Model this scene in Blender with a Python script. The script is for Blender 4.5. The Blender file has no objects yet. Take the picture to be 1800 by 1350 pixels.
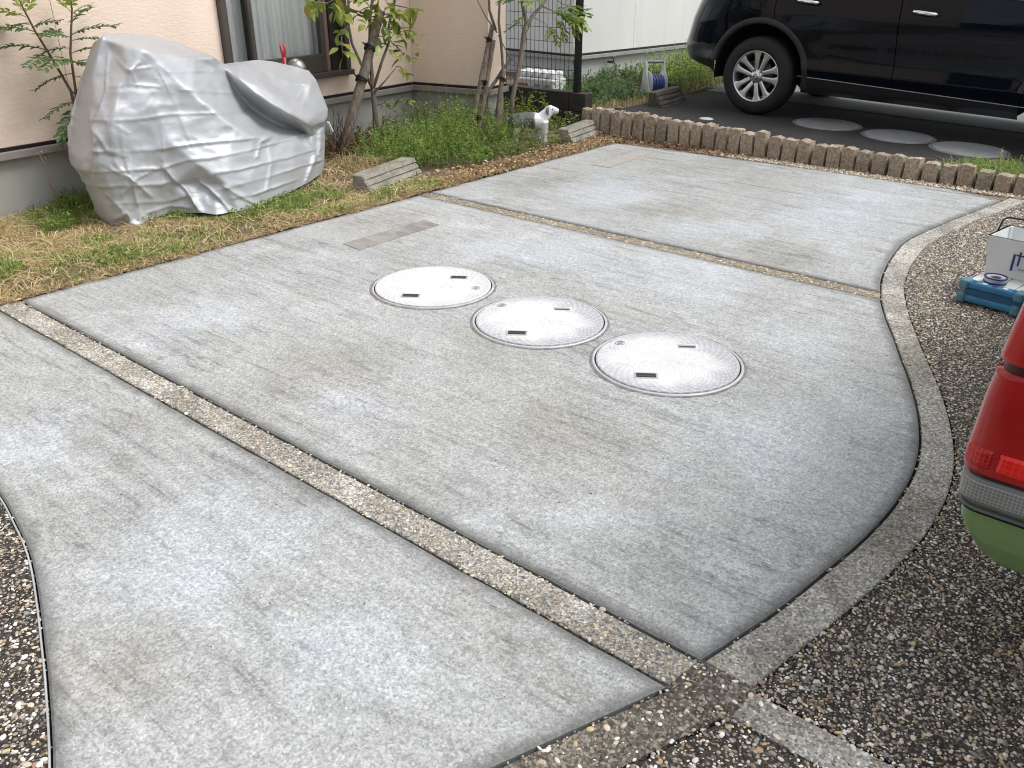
import bpy, bmesh, math, random
import numpy as np
from mathutils import Vector, Matrix, Euler

R = math.radians
rng = np.random.default_rng(7)
random.seed(7)
S = bpy.context.scene
C = S.collection

# ---------------------------------------------------------------- camera
cam_d = bpy.data.cameras.new("camera")
cam_d.sensor_width = 36.0
cam_d.lens = 1503.12 / 1800 * 36.0
cam_d.clip_start = 0.05
cam_d.clip_end = 400
cam = bpy.data.objects.new("camera", cam_d)
C.objects.link(cam)
cam.location = (0, 0, 1.435)
cam.rotation_euler = (R(90 - 26.459), 0, R(-49.9967))
S.camera = cam

# ---------------------------------------------------------------- sky and sun (soft, bright overcast day)
SUN_DIR = Vector((0.46, -0.66, 1.28)).normalized()
elev = math.asin(SUN_DIR.z)
azim = math.atan2(SUN_DIR.x, SUN_DIR.y)
W = bpy.data.worlds.new("World")
S.world = W
W.use_nodes = True
wn = W.node_tree
wn.nodes.clear()
sky = wn.nodes.new("ShaderNodeTexSky")
sky.sky_type = 'NISHITA'
sky.sun_disc = False
sky.sun_elevation = elev
sky.sun_rotation = azim
sky.air_density = 1.0
sky.dust_density = 1.5
sky.ozone_density = 1.0
hs = wn.nodes.new("ShaderNodeHueSaturation")
hs.inputs['Saturation'].default_value = 0.30
bg = wn.nodes.new("ShaderNodeBackground")
bg.inputs['Strength'].default_value = 0.15
wo = wn.nodes.new("ShaderNodeOutputWorld")
wn.links.new(sky.outputs[0], hs.inputs['Color'])
wn.links.new(hs.outputs[0], bg.inputs['Color'])
wn.links.new(bg.outputs[0], wo.inputs['Surface'])
sun_d = bpy.data.lights.new("sun", 'SUN')
sun_d.energy = 1.5
sun_d.angle = R(26)
sun_d.color = (1.0, 0.965, 0.92)
sun = bpy.data.objects.new("sun", sun_d)
C.objects.link(sun)
sun.rotation_euler = SUN_DIR.to_track_quat('Z', 'Y').to_euler()

S.view_settings.view_transform = 'Standard'
S.view_settings.look = 'None'
S.view_settings.gamma = 1.0
S.view_settings.use_curve_mapping = False
S.view_settings.exposure = 0.70
S.cycles.use_denoising = True
S.cycles.denoiser = 'OPENIMAGEDENOISE'
S.cycles.denoising_input_passes = 'RGB_ALBEDO_NORMAL'
S.cycles.denoising_prefilter = 'ACCURATE'
S.cycles.pixel_filter_type = 'BLACKMAN_HARRIS'
S.cycles.filter_width = 1.05


# ================================================================ material helper
class G:
    def __init__(s, name):
        s.m = bpy.data.materials.new(name)
        s.m.use_nodes = True
        s.nt = s.m.node_tree
        s.nt.nodes.clear()
        s.out = s.nt.nodes.new("ShaderNodeOutputMaterial")
        s.b = s.nt.nodes.new("ShaderNodeBsdfPrincipled")
        s.nt.links.new(s.b.outputs[0], s.out.inputs[0])
        s._co = None

    def put(s, sock, v):
        if v is None:
            return
        if isinstance(v, bpy.types.NodeSocket):
            s.nt.links.new(v, sock)
        else:
            if sock.type == 'RGBA' and not isinstance(v, (int, float)) and len(v) == 3:
                v = (*v, 1)
            sock.default_value = v

    def set(s, **kw):
        names = dict(col='Base Color', rough='Roughness', metal='Metallic', coat='Coat Weight', coatr='Coat Roughness',
                     normal='Normal', spec='Specular IOR Level', trans='Transmission Weight', ior='IOR', alpha='Alpha', sheen='Sheen Weight')
        for k, v in kw.items():
            s.put(s.b.inputs[names[k]], v)
        return s

    @property
    def co(s):
        if s._co is None:
            s._co = s.nt.nodes.new("ShaderNodeTexCoord").outputs['Object']
        return s._co

    def map(s, v, scale=(1, 1, 1), rot=(0, 0, 0), loc=(0, 0, 0)):
        n = s.nt.nodes.new("ShaderNodeMapping")
        s.put(n.inputs['Vector'], v)
        n.inputs['Scale'].default_value = scale
        n.inputs['Rotation'].default_value = rot
        n.inputs['Location'].default_value = loc
        return n.outputs[0]

    def noise(s, v, scale, det=4, rough=.55, dist=0.0, color=False):
        n = s.nt.nodes.new("ShaderNodeTexNoise")
        s.put(n.inputs['Vector'], v)
        n.inputs['Scale'].default_value = scale
        n.inputs['Detail'].default_value = det
        n.inputs['Roughness'].default_value = rough
        n.inputs['Distortion'].default_value = dist
        return n.outputs['Color' if color else 'Fac']

    def vor(s, v, scale, out='Distance', feature='F1', rnd=1.0):
        n = s.nt.nodes.new("ShaderNodeTexVoronoi")
        n.feature = feature
        s.put(n.inputs['Vector'], v)
        n.inputs['Scale'].default_value = scale
        n.inputs['Randomness'].default_value = rnd
        return n.outputs[out]

    def ramp(s, f, stops, interp='LINEAR'):
        n = s.nt.nodes.new("ShaderNodeValToRGB")
        n.color_ramp.interpolation = interp
        e = n.color_ramp.elements
        while len(e) < len(stops):
            e.new(.5)
        for q, (p, c) in zip(e, stops):
            q.position = p
            q.color = (c, c, c, 1) if isinstance(c, (int, float)) else (*c, 1)
        s.put(n.inputs[0], f)
        return n.outputs[0]

    def mix(s, f, a, b, mode='MIX'):
        n = s.nt.nodes.new("ShaderNodeMix")
        n.data_type = 'RGBA'
        n.blend_type = mode
        n.clamp_factor = True
        s.put(n.inputs[0], f)
        s.put(n.inputs[6], a if not isinstance(a, (int, float)) else (a, a, a))
        s.put(n.inputs[7], b if not isinstance(b, (int, float)) else (b, b, b))
        return n.outputs[2]

    def math(s, op, a, b=None, c=None, clamp=False):
        n = s.nt.nodes.new("ShaderNodeMath")
        n.operation = op
        n.use_clamp = clamp
        s.put(n.inputs[0], a)
        s.put(n.inputs[1], b)
        s.put(n.inputs[2], c)
        return n.outputs[0]

    def bump(s, h, strength=.3, dist=.01, normal=None):
        n = s.nt.nodes.new("ShaderNodeBump")
        n.inputs['Strength'].default_value = strength
        n.inputs['Distance'].default_value = dist
        s.put(n.inputs['Height'], h)
        s.put(n.inputs['Normal'], normal)
        return n.outputs[0]

    def attr(s, name, typ='GEOMETRY', out='Fac'):
        n = s.nt.nodes.new("ShaderNodeAttribute")
        n.attribute_name = name
        n.attribute_type = typ
        return n.outputs[out]

    def obrand(s):
        return s.nt.nodes.new("ShaderNodeObjectInfo").outputs['Random']

    def sep(s, v):
        n = s.nt.nodes.new("ShaderNodeSeparateXYZ")
        s.put(n.inputs[0], v)
        return n.outputs


def plain(name, col, rough=.6, metal=0, var=.15, scale=6, coat=0, spec=.5, bump=0, bscale=60):
    g = G(name)
    n = g.noise(g.co, scale, 5)
    k = g.ramp(n, [(.3, 1 - var), (.7, 1 + var)])
    g.set(col=g.mix(1.0, col, k, 'MULTIPLY'), rough=rough, metal=metal, coat=coat, spec=spec)
    if bump:
        g.set(normal=g.bump(g.noise(g.co, bscale, 4), bump, .005))
    return g.m


M = {}


def spots(g, lst, warp):
    """stain mask: soft irregular blotches lying at given places on the slab"""
    tot = None
    for x, y, r in lst:
        d = g.nt.nodes.new("ShaderNodeVectorMath")
        d.operation = 'DISTANCE'
        g.put(d.inputs[0], warp)
        d.inputs[1].default_value = (x, y, 0)
        v = g.math('SUBTRACT', 1.0, g.math('DIVIDE', d.outputs['Value'], r * 1.25), clamp=True)
        tot = v if tot is None else g.math('MAXIMUM', tot, v)
    return tot


def concrete(name, seed, lite=1.0, bloom=(), stain=()):
    g = G(name)
    wn_ = g.nt.nodes.new("ShaderNodeVectorMath")
    wn_.operation = 'MULTIPLY_ADD'
    g.put(wn_.inputs[0], g.noise(g.map(g.co, scale=(1.6, 1, 1)), 2.6, 6, .65, .6, color=True))
    wn_.inputs[1].default_value = (.75, .95, 0)
    sb = g.nt.nodes.new("ShaderNodeVectorMath")
    g.put(sb.inputs[0], g.co)
    sb.inputs[1].default_value = (-.375, -.475, 0)
    g.put(wn_.inputs[2], sb.outputs[0])
    flat_ = g.nt.nodes.new("ShaderNodeVectorMath")
    flat_.operation = 'MULTIPLY'
    g.put(flat_.inputs[0], wn_.outputs[0])
    flat_.inputs[1].default_value = (1, 1, 0)
    warp = flat_.outputs[0]
    co = g.map(g.co, loc=(seed * 3.1, seed * 1.7, 0))
    st = g.map(co, scale=(15, 1.3, 1), rot=(0, 0, R(5)))
    st2 = g.map(co, scale=(52, 4.0, 1), rot=(0, 0, R(-8)))
    st3 = g.map(co, scale=(17, 4.0, 1), rot=(0, 0, R(14)))
    big = g.noise(co, .8, 6, .62, .5)
    blot = g.noise(co, 1.5, 7, .62, 1.0)
    c = g.ramp(big, [(.30, (.35, .362, .355)), (.48, (.395, .408, .402)), (.56, (.415, .428, .422)), (.70, (.455, .468, .468))])
    c = g.mix(g.math('MULTIPLY', g.ramp(g.noise(co, 1.0, 6, .62, .6), [(.48, 0), (.66, 1)]), .45), c, (.40, .385, .36))   # brownish film
    c = g.mix(g.math('MULTIPLY', g.ramp(g.noise(g.map(co, loc=(5, 9, 0)), 1.6, 5, .6, .5), [(.54, 0), (.70, 1)]), .4), c, (.38, .41, .385))   # greenish film
    c = g.mix(g.math('MULTIPLY', g.ramp(blot, [(.54, 0), (.72, 1)]), .35), c, (.65, .68, .745))      # pale lime bloom
    brk = g.noise(co, 34, 6, .8)                     # breaks every soft edge into specks
    s1 = g.ramp(g.math('ADD', g.noise(st, 1.0, 9, .70, .8), g.math('MULTIPLY', g.math('SUBTRACT', brk, .5), .09)), [(.34, .60), (.44, .90), (.60, 1.06)])
    s2 = g.ramp(g.math('ADD', g.noise(st2, 1.0, 8, .70, .6), g.math('MULTIPLY', g.math('SUBTRACT', brk, .5), .10)), [(.35, .58), (.44, .94), (.7, 1.08)])
    s3 = g.ramp(g.math('ADD', g.noise(st3, 1.6, 9, .74, 1.2), g.math('MULTIPLY', g.math('SUBTRACT', brk, .5), .10)), [(.37, .58), (.45, .97), (.7, 1.06)])
    patch = g.ramp(g.noise(co, 1.3, 3), [(.36, .25), (.58, 1)])
    c = g.mix(g.math('MULTIPLY', patch, .95), c, g.mix(1.0, c, s1, 'MULTIPLY'))
    patch2 = g.ramp(g.noise(g.map(co, loc=(7, 2, 0)), 1.7, 4), [(.40, .12), (.58, 1)])
    c = g.mix(g.math('MULTIPLY', patch2, .95), c, g.mix(1.0, c, s2, 'MULTIPLY'))
    patch3 = g.ramp(g.noise(g.map(co, loc=(3, 1, 0)), 1.9, 4), [(.48, 0), (.60, 1)])
    c = g.mix(g.math('MULTIPLY', patch3, .95), c, g.mix(1.0, c, s3, 'MULTIPLY'))
    med = g.ramp(g.noise(g.map(co, scale=(1.5, .8, 1)), 12, 9, .74), [(.30, .87), (.5, 1.0), (.70, 1.08)])
    c = g.mix(1.0, c, med, 'MULTIPLY')
    va = g.sep(g.vor(co, 105, 'Color'))[0]           # sand grains, two sizes
    vb = g.sep(g.vor(g.map(co, loc=(.3, .2, 0)), 210, 'Color'))[1]
    grain = g.mix(1.0, g.ramp(va, [(0, .84), (.5, 1.0), (1, 1.14)]), g.ramp(vb, [(0, .74), (.5, 1.0), (1, 1.25)]), 'MULTIPLY')
    c = g.mix(1.0, c, grain, 'MULTIPLY')
    pv = g.vor(g.map(co, scale=(1, .8, 1)), 22, 'Distance')
    pcs = g.sep(g.vor(g.map(co, scale=(1, .8, 1)), 22, 'Color'))
    pit = g.math('MULTIPLY', g.math('LESS_THAN', pv, g.math('MULTIPLY', pcs[1], .095)), g.math('GREATER_THAN', g.math('MULTIPLY', pcs[0], g.ramp(g.noise(co, 1.4, 3), [(.35, .55), (.65, 1.2)])), .60))
    c = g.mix(g.math('MULTIPLY', pit, .85), c, (.05, .05, .048))
    pv2 = g.vor(co, 75, 'Distance')
    pc2 = g.sep(g.vor(co, 75, 'Color'))[1]
    fle = g.math('MULTIPLY', g.math('LESS_THAN', pv2, .22), g.math('GREATER_THAN', pc2, .82))
    c = g.mix(g.math('MULTIPLY', fle, .5), c, (.74, .74, .72))
    if stain:
        m_ = g.math('MULTIPLY', g.math('ADD', spots(g, stain, warp), g.math('MULTIPLY', g.math('SUBTRACT', brk, .52), .35)), 1.4, clamp=True)
        c = g.mix(g.math('MULTIPLY', m_, .50), c, g.mix(1.0, c, (.76, .72, .66), 'MULTIPLY'))
    if bloom:
        m_ = g.math('MULTIPLY', g.math('ADD', spots(g, bloom, warp), g.math('MULTIPLY', g.math('SUBTRACT', brk, .52), .3)), 1.5, clamp=True)
        c = g.mix(g.math('MULTIPLY', m_, .30), c, g.mix(1.0, (.59, .635, .71), grain, 'MULTIPLY'))
    e = g.attr('edge')
    en = g.math('MULTIPLY', g.math('ADD', e, g.math('MULTIPLY', g.math('SUBTRACT', g.noise(co, 11, 8, .8), .72), 1.3)), 1.5, clamp=True)
    c = g.mix(g.math('MULTIPLY', en, .72), c, (.125, .125, .12))
    if lite != 1.0:
        c = g.mix(1.0, c, lite, 'MULTIPLY')
    h = g.math('ADD', g.math('MULTIPLY', va, .4), g.math('MULTIPLY', g.noise(st2, 4, 4), .5))
    h = g.math('SUBTRACT', h, g.math('MULTIPLY', pit, 1.0))
    g.set(col=c, rough=.85, spec=.3, normal=g.bump(h, .18, .003))
    return g.m


def matrix_mat(name, dark, light, smear):
    """cement between exposed pebbles"""
    g = G(name)
    n = g.noise(g.co, 3.2, 6, .62, .6)
    c = g.mix(g.ramp(n, [(.42, 0), (.62, smear)]), dark, light)
    gr = g.vor(g.co, 170, 'Color')
    v = g.sep(gr)[0]
    c = g.mix(1.0, c, g.ramp(v, [(0, .45), (.6, 1.0), (1, 1.7)]), 'MULTIPLY')
    hi = g.math('GREATER_THAN', g.sep(g.vor(g.co, 150, 'Color'))[1], .86)
    c = g.mix(g.math('MULTIPLY', hi, .55), c, (.42, .37, .29))
    g.set(col=c, rough=.8, spec=.3, normal=g.bump(g.vor(g.co, 170), .8, .004))
    return g.m


def inst_col_mat(name, rough=.55):
    g = G(name)
    c = g.attr('pcol', 'INSTANCER', 'Color')
    n = g.ramp(g.noise(g.co, 2.5, 3), [(.3, .75), (.7, 1.2)])
    g.set(col=g.mix(1.0, c, n, 'MULTIPLY'), rough=rough, spec=.4)
    return g.m


def foliage(name, trans=.42, rough=.55):
    """colour comes from the 'col' attribute of each leaf or blade"""
    g = G(name)
    c = g.attr('col', 'GEOMETRY', 'Color')
    t = g.nt.nodes.new("ShaderNodeBsdfTranslucent")
    g.put(t.inputs[0], c)
    mx = g.nt.nodes.new("ShaderNodeMixShader")
    mx.inputs[0].default_value = trans
    g.set(col=c, rough=rough, spec=.35)
    g.nt.links.new(g.b.outputs[0], mx.inputs[1])
    g.nt.links.new(t.outputs[0], mx.inputs[2])
    g.nt.links.new(mx.outputs[0], g.out.inputs[0])
    return g.m


def leaf_obj_mat(name, cols, rough=.38, trans=.35):
    """single leaves: tint from the object's own random number, pale midrib"""
    g = G(name)
    c = g.ramp(g.obrand(), [(i / (len(cols) - 1), c) for i, c in enumerate(cols)])
    n = g.ramp(g.noise(g.co, 40, 3), [(.3, .75), (.7, 1.2)])
    c = g.mix(1.0, c, n, 'MULTIPLY')
    t = g.nt.nodes.new("ShaderNodeBsdfTranslucent")
    g.put(t.inputs[0], c)
    mx = g.nt.nodes.new("ShaderNodeMixShader")
    mx.inputs[0].default_value = trans
    g.set(col=c, rough=rough, spec=.5)
    g.nt.links.new(g.b.outputs[0], mx.inputs[1])
    g.nt.links.new(t.outputs[0], mx.inputs[2])
    g.nt.links.new(mx.outputs[0], g.out.inputs[0])
    return g.m


def stucco(name, col, var=.07, bump=.25, scale=45, dirt=None, zdirt=0.5):
    g = G(name)
    n = g.noise(g.map(g.co, scale=(1, 1, .35)), 1.6, 6, .6)
    c = g.mix(1.0, col, g.ramp(n, [(.3, 1 - var), (.7, 1 + var)]), 'MULTIPLY')
    if dirt:
        s = g.noise(g.map(g.co, scale=(9, 9, .5)), 1.2, 6, .65)
        c = g.mix(g.ramp(s, [(.52, 0), (.75, .45)]), c, dirt)
    h = g.noise(g.map(g.co, scale=(1, 1, 2.4)), scale, 4, .6)
    g.set(col=c, rough=.85, spec=.25, normal=g.bump(h, bump, .012))
    return g.m


M['concrete_a'] = concrete('near_slab_concrete', 1, 1.0, [(.96, 1.91, .28), (.89, 2.85, .22), (.89, 1.26, .16)], [(.52, 1.67, .13), (1.21, 1.84, .15), (1.15, 1.0, .14), (1.12, 2.58, .18), (1.37, 3.86, .22)])
M['concrete_b'] = concrete('middle_slab_concrete', 2, 1.0, [(2.38, .80, .42), (2.85, .78, .26), (3.63, 2.64, .35), (3.68, 1.87, .47), (3.37, 3.03, .24), (1.65, 2.14, .18), (1.78, 3.38, .27), (3.31, 1.16, .25)],
                           [(2.1, 1.45, .26), (2.44, 2.11, .26), (1.85, 2.55, .26), (1.4, 1.61, .15), (3.46, 3.91, .32), (3.78, 1.56, .22)])
M['concrete_c'] = concrete('far_slab_concrete', 5, .97, [(5.26, 1.76, .48), (4.84, 3.25, .40), (6.01, 1.74, .32), (4.57, 2.29, .27)], [(6.06, 2.9, .63), (4.39, 1.74, .37), (4.83, 3.79, .37), (6.12, 3.8, .43), (4.76, 2.67, .28)])
M['band'] = matrix_mat('washed_aggregate', (.27, .258, .232), (.52, .51, .475), .95)
M['band_near'] = matrix_mat('dark_border_aggregate', (.075, .068, .056), (.22, .20, .165), .6)
M['band_far'] = matrix_mat('washed_aggregate_fine', (.22, .19, .14), (.36, .32, .25), .7)
M['paving'] = matrix_mat('dark_aggregate', (.040, .036, .031), (.075, .067, .056), .7)
M['pebble'] = inst_col_mat('pebble')
M['foliage'] = foliage('foliage')
M['straw'] = foliage('dry_grass', .2, .8)
M['grit'] = plain('grit', (.20, .197, .19), .95, 0, .4, 40)
M['joint'] = plain('joint_dirt', (.018, .017, .016), .95)
M['peach'] = stucco('peach_stucco', (.86, .70, .575), .06, .30, 26)
M['foundation'] = stucco('foundation_render', (.42, .41, .38), .09, .12, 60, (.30, .29, .26))
M['flashing'] = plain('grey_flashing', (.30, .275, .25), .5, .0, .1)
M['white_wall'] = stucco('white_siding', (.74, .74, .70), .05, .06, 30, (.66, .66, .62))
M['white_found'] = stucco('pale_foundation', (.48, .50, .49), .07, .1, 60)
M['bronze'] = plain('bronze_frame', (.115, .10, .09), .4, .6, .08)
M['bronze_dark'] = plain('dark_sash', (.03, .026, .024), .4, .4, .08)
M['black_metal'] = plain('black_coated_wire', (.012, .012, .013), .45, .2, .1)
M['block'] = plain('dark_block', (.035, .030, .026), .9, 0, .35, 9, bump=.5)
M['asphalt'] = None


# ================================================================ mesh helpers
def link(name, me, m=None, parent=None, smooth=False):
    if m is not None:
        for q in (m if isinstance(m, (list, tuple)) else [m]):
            me.materials.append(q)
    if smooth:
        me.polygons.foreach_set('use_smooth', np.ones(len(me.polygons), bool))
    o = bpy.data.objects.new(name, me)
    C.objects.link(o)
    if parent is not None:
        o.parent = parent
    return o


def obj(name, bm, m=None, parent=None, smooth=False, loc=None):
    me = bpy.data.meshes.new(name)
    bm.to_mesh(me)
    bm.free()
    o = link(name, me, m, parent, smooth)
    if loc is not None:
        o.location = loc
    return o


def thing(name, label, cat, loc=(0, 0, 0), rot=(0, 0, 0), group=None):
    o = bpy.data.objects.new(name, None)
    o.empty_display_size = .1
    C.objects.link(o)
    o.location = loc
    o.rotation_euler = rot
    return tag(o, label, cat, group)


def tag(o, label=None, cat=None, group=None, kind=None):
    if label:
        o['label'] = label
    if cat:
        o['category'] = cat
    if group:
        o['group'] = group
    if kind:
        o['kind'] = kind
    return o


def box(bm, x0, x1, y0, y1, z0, z1, bev=0, mat=None):
    r = bmesh.ops.create_cube(bm, size=1)
    vs = r['verts']
    for v in vs:
        v.co = Vector((x0 + (v.co.x + .5) * (x1 - x0), y0 + (v.co.y + .5) * (y1 - y0), z0 + (v.co.z + .5) * (z1 - z0)))
    if mat is not None:
        bmesh.ops.transform(bm, matrix=mat, verts=vs)
    if bev:
        es = list({e for v in vs for e in v.link_edges})
        bmesh.ops.bevel(bm, geom=es, offset=bev, segments=2, affect='EDGES', profile=.5)
    return vs


def tube(bm, pts, rad, n=8, cap=True):
    pts = [Vector(p) for p in pts]
    if isinstance(rad, (int, float)):
        rad = [rad] * len(pts)
    rings = []
    up = Vector((0, 0, 1))
    prev = None
    for i, p in enumerate(pts):
        d = (pts[min(i + 1, len(pts) - 1)] - pts[max(i - 1, 0)]).normalized()
        if prev is None:
            a = d.cross(up if abs(d.z) < .95 else Vector((1, 0, 0))).normalized()
        else:
            a = (prev - d * prev.dot(d)).normalized()
        prev = a
        b = d.cross(a)
        rings.append([bm.verts.new(p + (a * math.cos(t) + b * math.sin(t)) * rad[i]) for t in (2 * math.pi * k / n for k in range(n))])
    for r0, r1 in zip(rings, rings[1:]):
        for k in range(n):
            bm.faces.new((r0[k], r0[(k + 1) % n], r1[(k + 1) % n], r1[k]))
    if cap:
        bm.faces.new(rings[0][::-1])
        bm.faces.new(rings[-1])
    return rings


def lathe(bm, prof, n=48, axis='Z', closed=False):
    rings = []
    for r, z in prof:
        ring = []
        for k in range(n):
            t = 2 * math.pi * k / n
            x, y = r * math.cos(t), r * math.sin(t)
            ring.append(bm.verts.new((x, y, z) if axis == 'Z' else (x, z, y)))
        rings.append(ring)
    pairs = list(zip(rings, rings[1:]))
    if closed:
        pairs.append((rings[-1], rings[0]))
    for a, b in pairs:
        for k in range(n):
            f = (a[k], a[(k + 1) % n], b[(k + 1) % n], b[k])
            bm.faces.new(f if axis == 'Z' else f[::-1])
    return rings


def prism(bm, pts, z0, z1):
    lo = [bm.verts.new((x, y, z0)) for x, y in pts]
    hi = [bm.verts.new((x, y, z1)) for x, y in pts]
    n = len(pts)
    bm.faces.new(hi)
    bm.faces.new(lo[::-1])
    for k in range(n):
        bm.faces.new((lo[k], lo[(k + 1) % n], hi[(k + 1) % n], hi[k]))
    return lo, hi


def crom(pts, step=.04):
    P = [np.array(p, float) for p in pts]
    P = [2 * P[0] - P[1]] + P + [2 * P[-1] - P[-2]]
    out = []
    for i in range(1, len(P) - 2):
        p0, p1, p2, p3 = P[i - 1:i + 3]
        n = max(2, int(np.linalg.norm(p2 - p1) / step))
        for k in range(n):
            t = k / n
            out.append(.5 * ((2 * p1) + (-p0 + p2) * t + (2 * p0 - 5 * p1 + 4 * p2 - p3) * t * t + (-p0 + 3 * p1 - 3 * p2 + p3) * t ** 3))
    out.append(P[-2])
    return [tuple(q) for q in out]


def straight(a, b, step=.25, jit=0.0):
    n = max(1, int(math.dist(a, b) / step))
    return [tuple(a[i] + (b[i] - a[i]) * k / n + (rng.normal(0, jit) if 0 < k < n else 0) for i in range(len(a))) for k in range(n)]


def inside(poly, X, Y):
    poly = np.asarray(poly, float)
    res = np.zeros(len(X), bool)
    x0, y0 = poly[:, 0], poly[:, 1]
    x1, y1 = np.roll(x0, -1), np.roll(y0, -1)
    for a, b, c, d in zip(x0, y0, x1, y1):
        if b == d:
            continue
        cond = ((b > Y) != (d > Y)) & (X < (c - a) * (Y - b) / (d - b) + a)
        res ^= cond
    return res


def vnoise(x, y, s, seed=0):
    x, y = np.asarray(x) * s + seed * 17.3, np.asarray(y) * s + seed * 9.1
    xi, yi = np.floor(x).astype(np.int64), np.floor(y).astype(np.int64)
    fx, fy = x - xi, y - yi
    fx, fy = fx * fx * (3 - 2 * fx), fy * fy * (3 - 2 * fy)

    def h(a, b):
        v = np.sin(a * 127.1 + b * 311.7 + seed * 74.7) * 43758.5453
        return v - np.floor(v)
    return (h(xi, yi) * (1 - fx) + h(xi + 1, yi) * fx) * (1 - fy) + (h(xi, yi + 1) * (1 - fx) + h(xi + 1, yi + 1) * fx) * fy


def fastmesh(name, verts, quads, col=None, m=None, parent=None, smooth=False):
    """verts (n,3), faces (k,4) or (k,3) arrays; col per vertex"""
    me = bpy.data.meshes.new(name)
    verts = np.asarray(verts, np.float32)
    me.vertices.add(len(verts))
    me.vertices.foreach_set('co', verts.ravel())
    loops = np.concatenate([np.asarray(q, np.int32).ravel() for q in quads])
    sizes = np.concatenate([np.full(len(q), np.asarray(q).shape[1], np.int32) for q in quads])
    me.loops.add(len(loops))
    me.loops.foreach_set('vertex_index', loops)
    me.polygons.add(len(sizes))
    st = np.concatenate([[0], np.cumsum(sizes)[:-1]]).astype(np.int32)
    me.polygons.foreach_set('loop_start', st)
    if col is not None:
        a = me.attributes.new('col', 'FLOAT_COLOR', 'POINT')
        col = np.asarray(col, np.float32)
        a.data.foreach_set('color', np.concatenate([col, np.ones((len(col), 1), np.float32)], 1).ravel())
    me.update(calc_edges=True)
    me.validate()
    return link(name, me, m, parent, smooth)


# ================================================================ ground and paving
GAP = .0045


def tidy(outline, dmin):
    out = []
    for q in outline:
        if not out or math.dist(q, out[-1]) > dmin:
            out.append(q)
    while math.dist(out[0], out[-1]) < dmin:
        out.pop()
    return out


def slab(name, outline, z, mat, gap=GAP, thick=.07, bev=.006, edge=(.012, .045), wave=0.0):
    bm = bmesh.new()
    outline = tidy(outline, .03)
    lay = bm.verts.layers.float.new('edge')
    f = bm.faces.new([bm.verts.new((x, y, z)) for x, y in outline])
    f.normal_update()
    if f.normal.z < 0:
        f.normal_flip()
    r = bmesh.ops.inset_region(bm, faces=[f], thickness=gap, use_even_offset=True, use_boundary=True)
    bmesh.ops.delete(bm, geom=r['faces'], context='FACES')
    rim = list(f.verts)
    for v in rim:
        v[lay] = 1.0
    for k, (t, e) in enumerate(((bev, 1.0), (edge[0], .75), (edge[1], 0.0))):
        bmesh.ops.inset_region(bm, faces=[f], thickness=t, use_even_offset=True, use_boundary=True)
        for v in f.verts:
            v[lay] = e
    for v in rim:
        v.co.z -= bev * .8
    n = len(rim)
    lo = []
    for v in rim:
        w = bm.verts.new((v.co.x, v.co.y, z - thick))
        w[lay] = 1.0
        lo.append(w)
    for k in range(n):
        a, b = rim[k], rim[(k + 1) % n]
        bm.faces.new((lo[k], lo[(k + 1) % n], b, a))
    bmesh.ops.triangulate(bm, faces=[f])
    bmesh.ops.recalc_face_normals(bm, faces=bm.faces)
    return tag(obj(name, bm, mat), kind='structure')


# big base sheet to the horizon
g = G('road_asphalt')
n = g.noise(g.co, 1.3, 6)
c = g.mix(1.0, (.052, .051, .05), g.ramp(n, [(.3, .75), (.7, 1.25)]), 'MULTIPLY')
c = g.mix(1.0, c, g.ramp(g.noise(g.co, 160, 2), [(.3, .6), (.7, 1.5)]), 'MULTIPLY')
g.set(col=c, rough=.9, normal=g.bump(g.noise(g.co, 160, 2), .4, .004))
bm = bmesh.new()
vs = [bm.verts.new(q) for q in ((-90, -90, -.09), (90, -90, -.09), (90, 90, -.09), (-90, 90, -.09))]
bm.faces.new(vs)
tag(obj('ground', bm, g.m), 'dark asphalt ground surrounding the paved driveway', kind='structure')

bi = [(6.515, 1.102), (6.074, 1.174), (5.712, 1.236), (5.30, 1.293), (5.02, 1.312), (4.721, 1.280), (4.453, 1.231), (4.243, 1.178), (4.014, 1.100), (3.787, 1.000),
      (3.567, .890), (3.394, .808), (3.25, .737), (3.10, .668), (2.941, .602), (2.775, .546), (2.622, .508), (2.481, .489), (2.3, .482), (2.093, .493),
      (1.89, .519), (1.673, .551), (1.526, .583), (1.402, .612)]
bo = [(6.50, .990), (6.341, 1.02), (6.042, 1.074), (5.738, 1.130), (5.369, 1.177), (5.049, 1.194), (4.779, 1.172), (4.533, 1.134), (4.283, 1.076), (4.056, .996), (3.832, .902),
      (3.609, .798), (3.46, .727), (3.32, .658), (3.165, .585), (2.967, .503), (2.786, .440), (2.614, .396), (2.455, .373), (2.312, .366), (2.185, .368),
      (1.99, .386), (1.825, .410), (1.609, .447), (1.49, .468), (1.40, .486)]
arc = [(.12, 1.09), (.20, 1.225), (.313, 1.455), (.404, 1.676), (.447, 1.79), (.508, 1.956), (.561, 2.110), (.594, 2.228), (.623, 2.371), (.652, 2.537), (.668, 2.75),
       (.66, 3.1), (.61, 3.6), (.52, 4.24)]
BI, BO, ARC = crom(bi), crom(bo), crom(arc)
near_in = straight((1.289, .627), (.883, .785), .2) + straight((.883, .785), (.12, 1.09), .2)
near_out = straight((1.298, .491), (1.048, .589), .2) + straight((1.048, .589), (-.2, 1.08), .3) + [(-.2, 1.08)]


def cut(curve, xlo, xhi):
    return [q for q in curve if xlo < q[0] < xhi]


far_edge = [(6.38, 4.206), (6.44, 3.4), (6.487, 2.588), (6.484, 1.698), (6.515, 1.102)]
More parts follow.
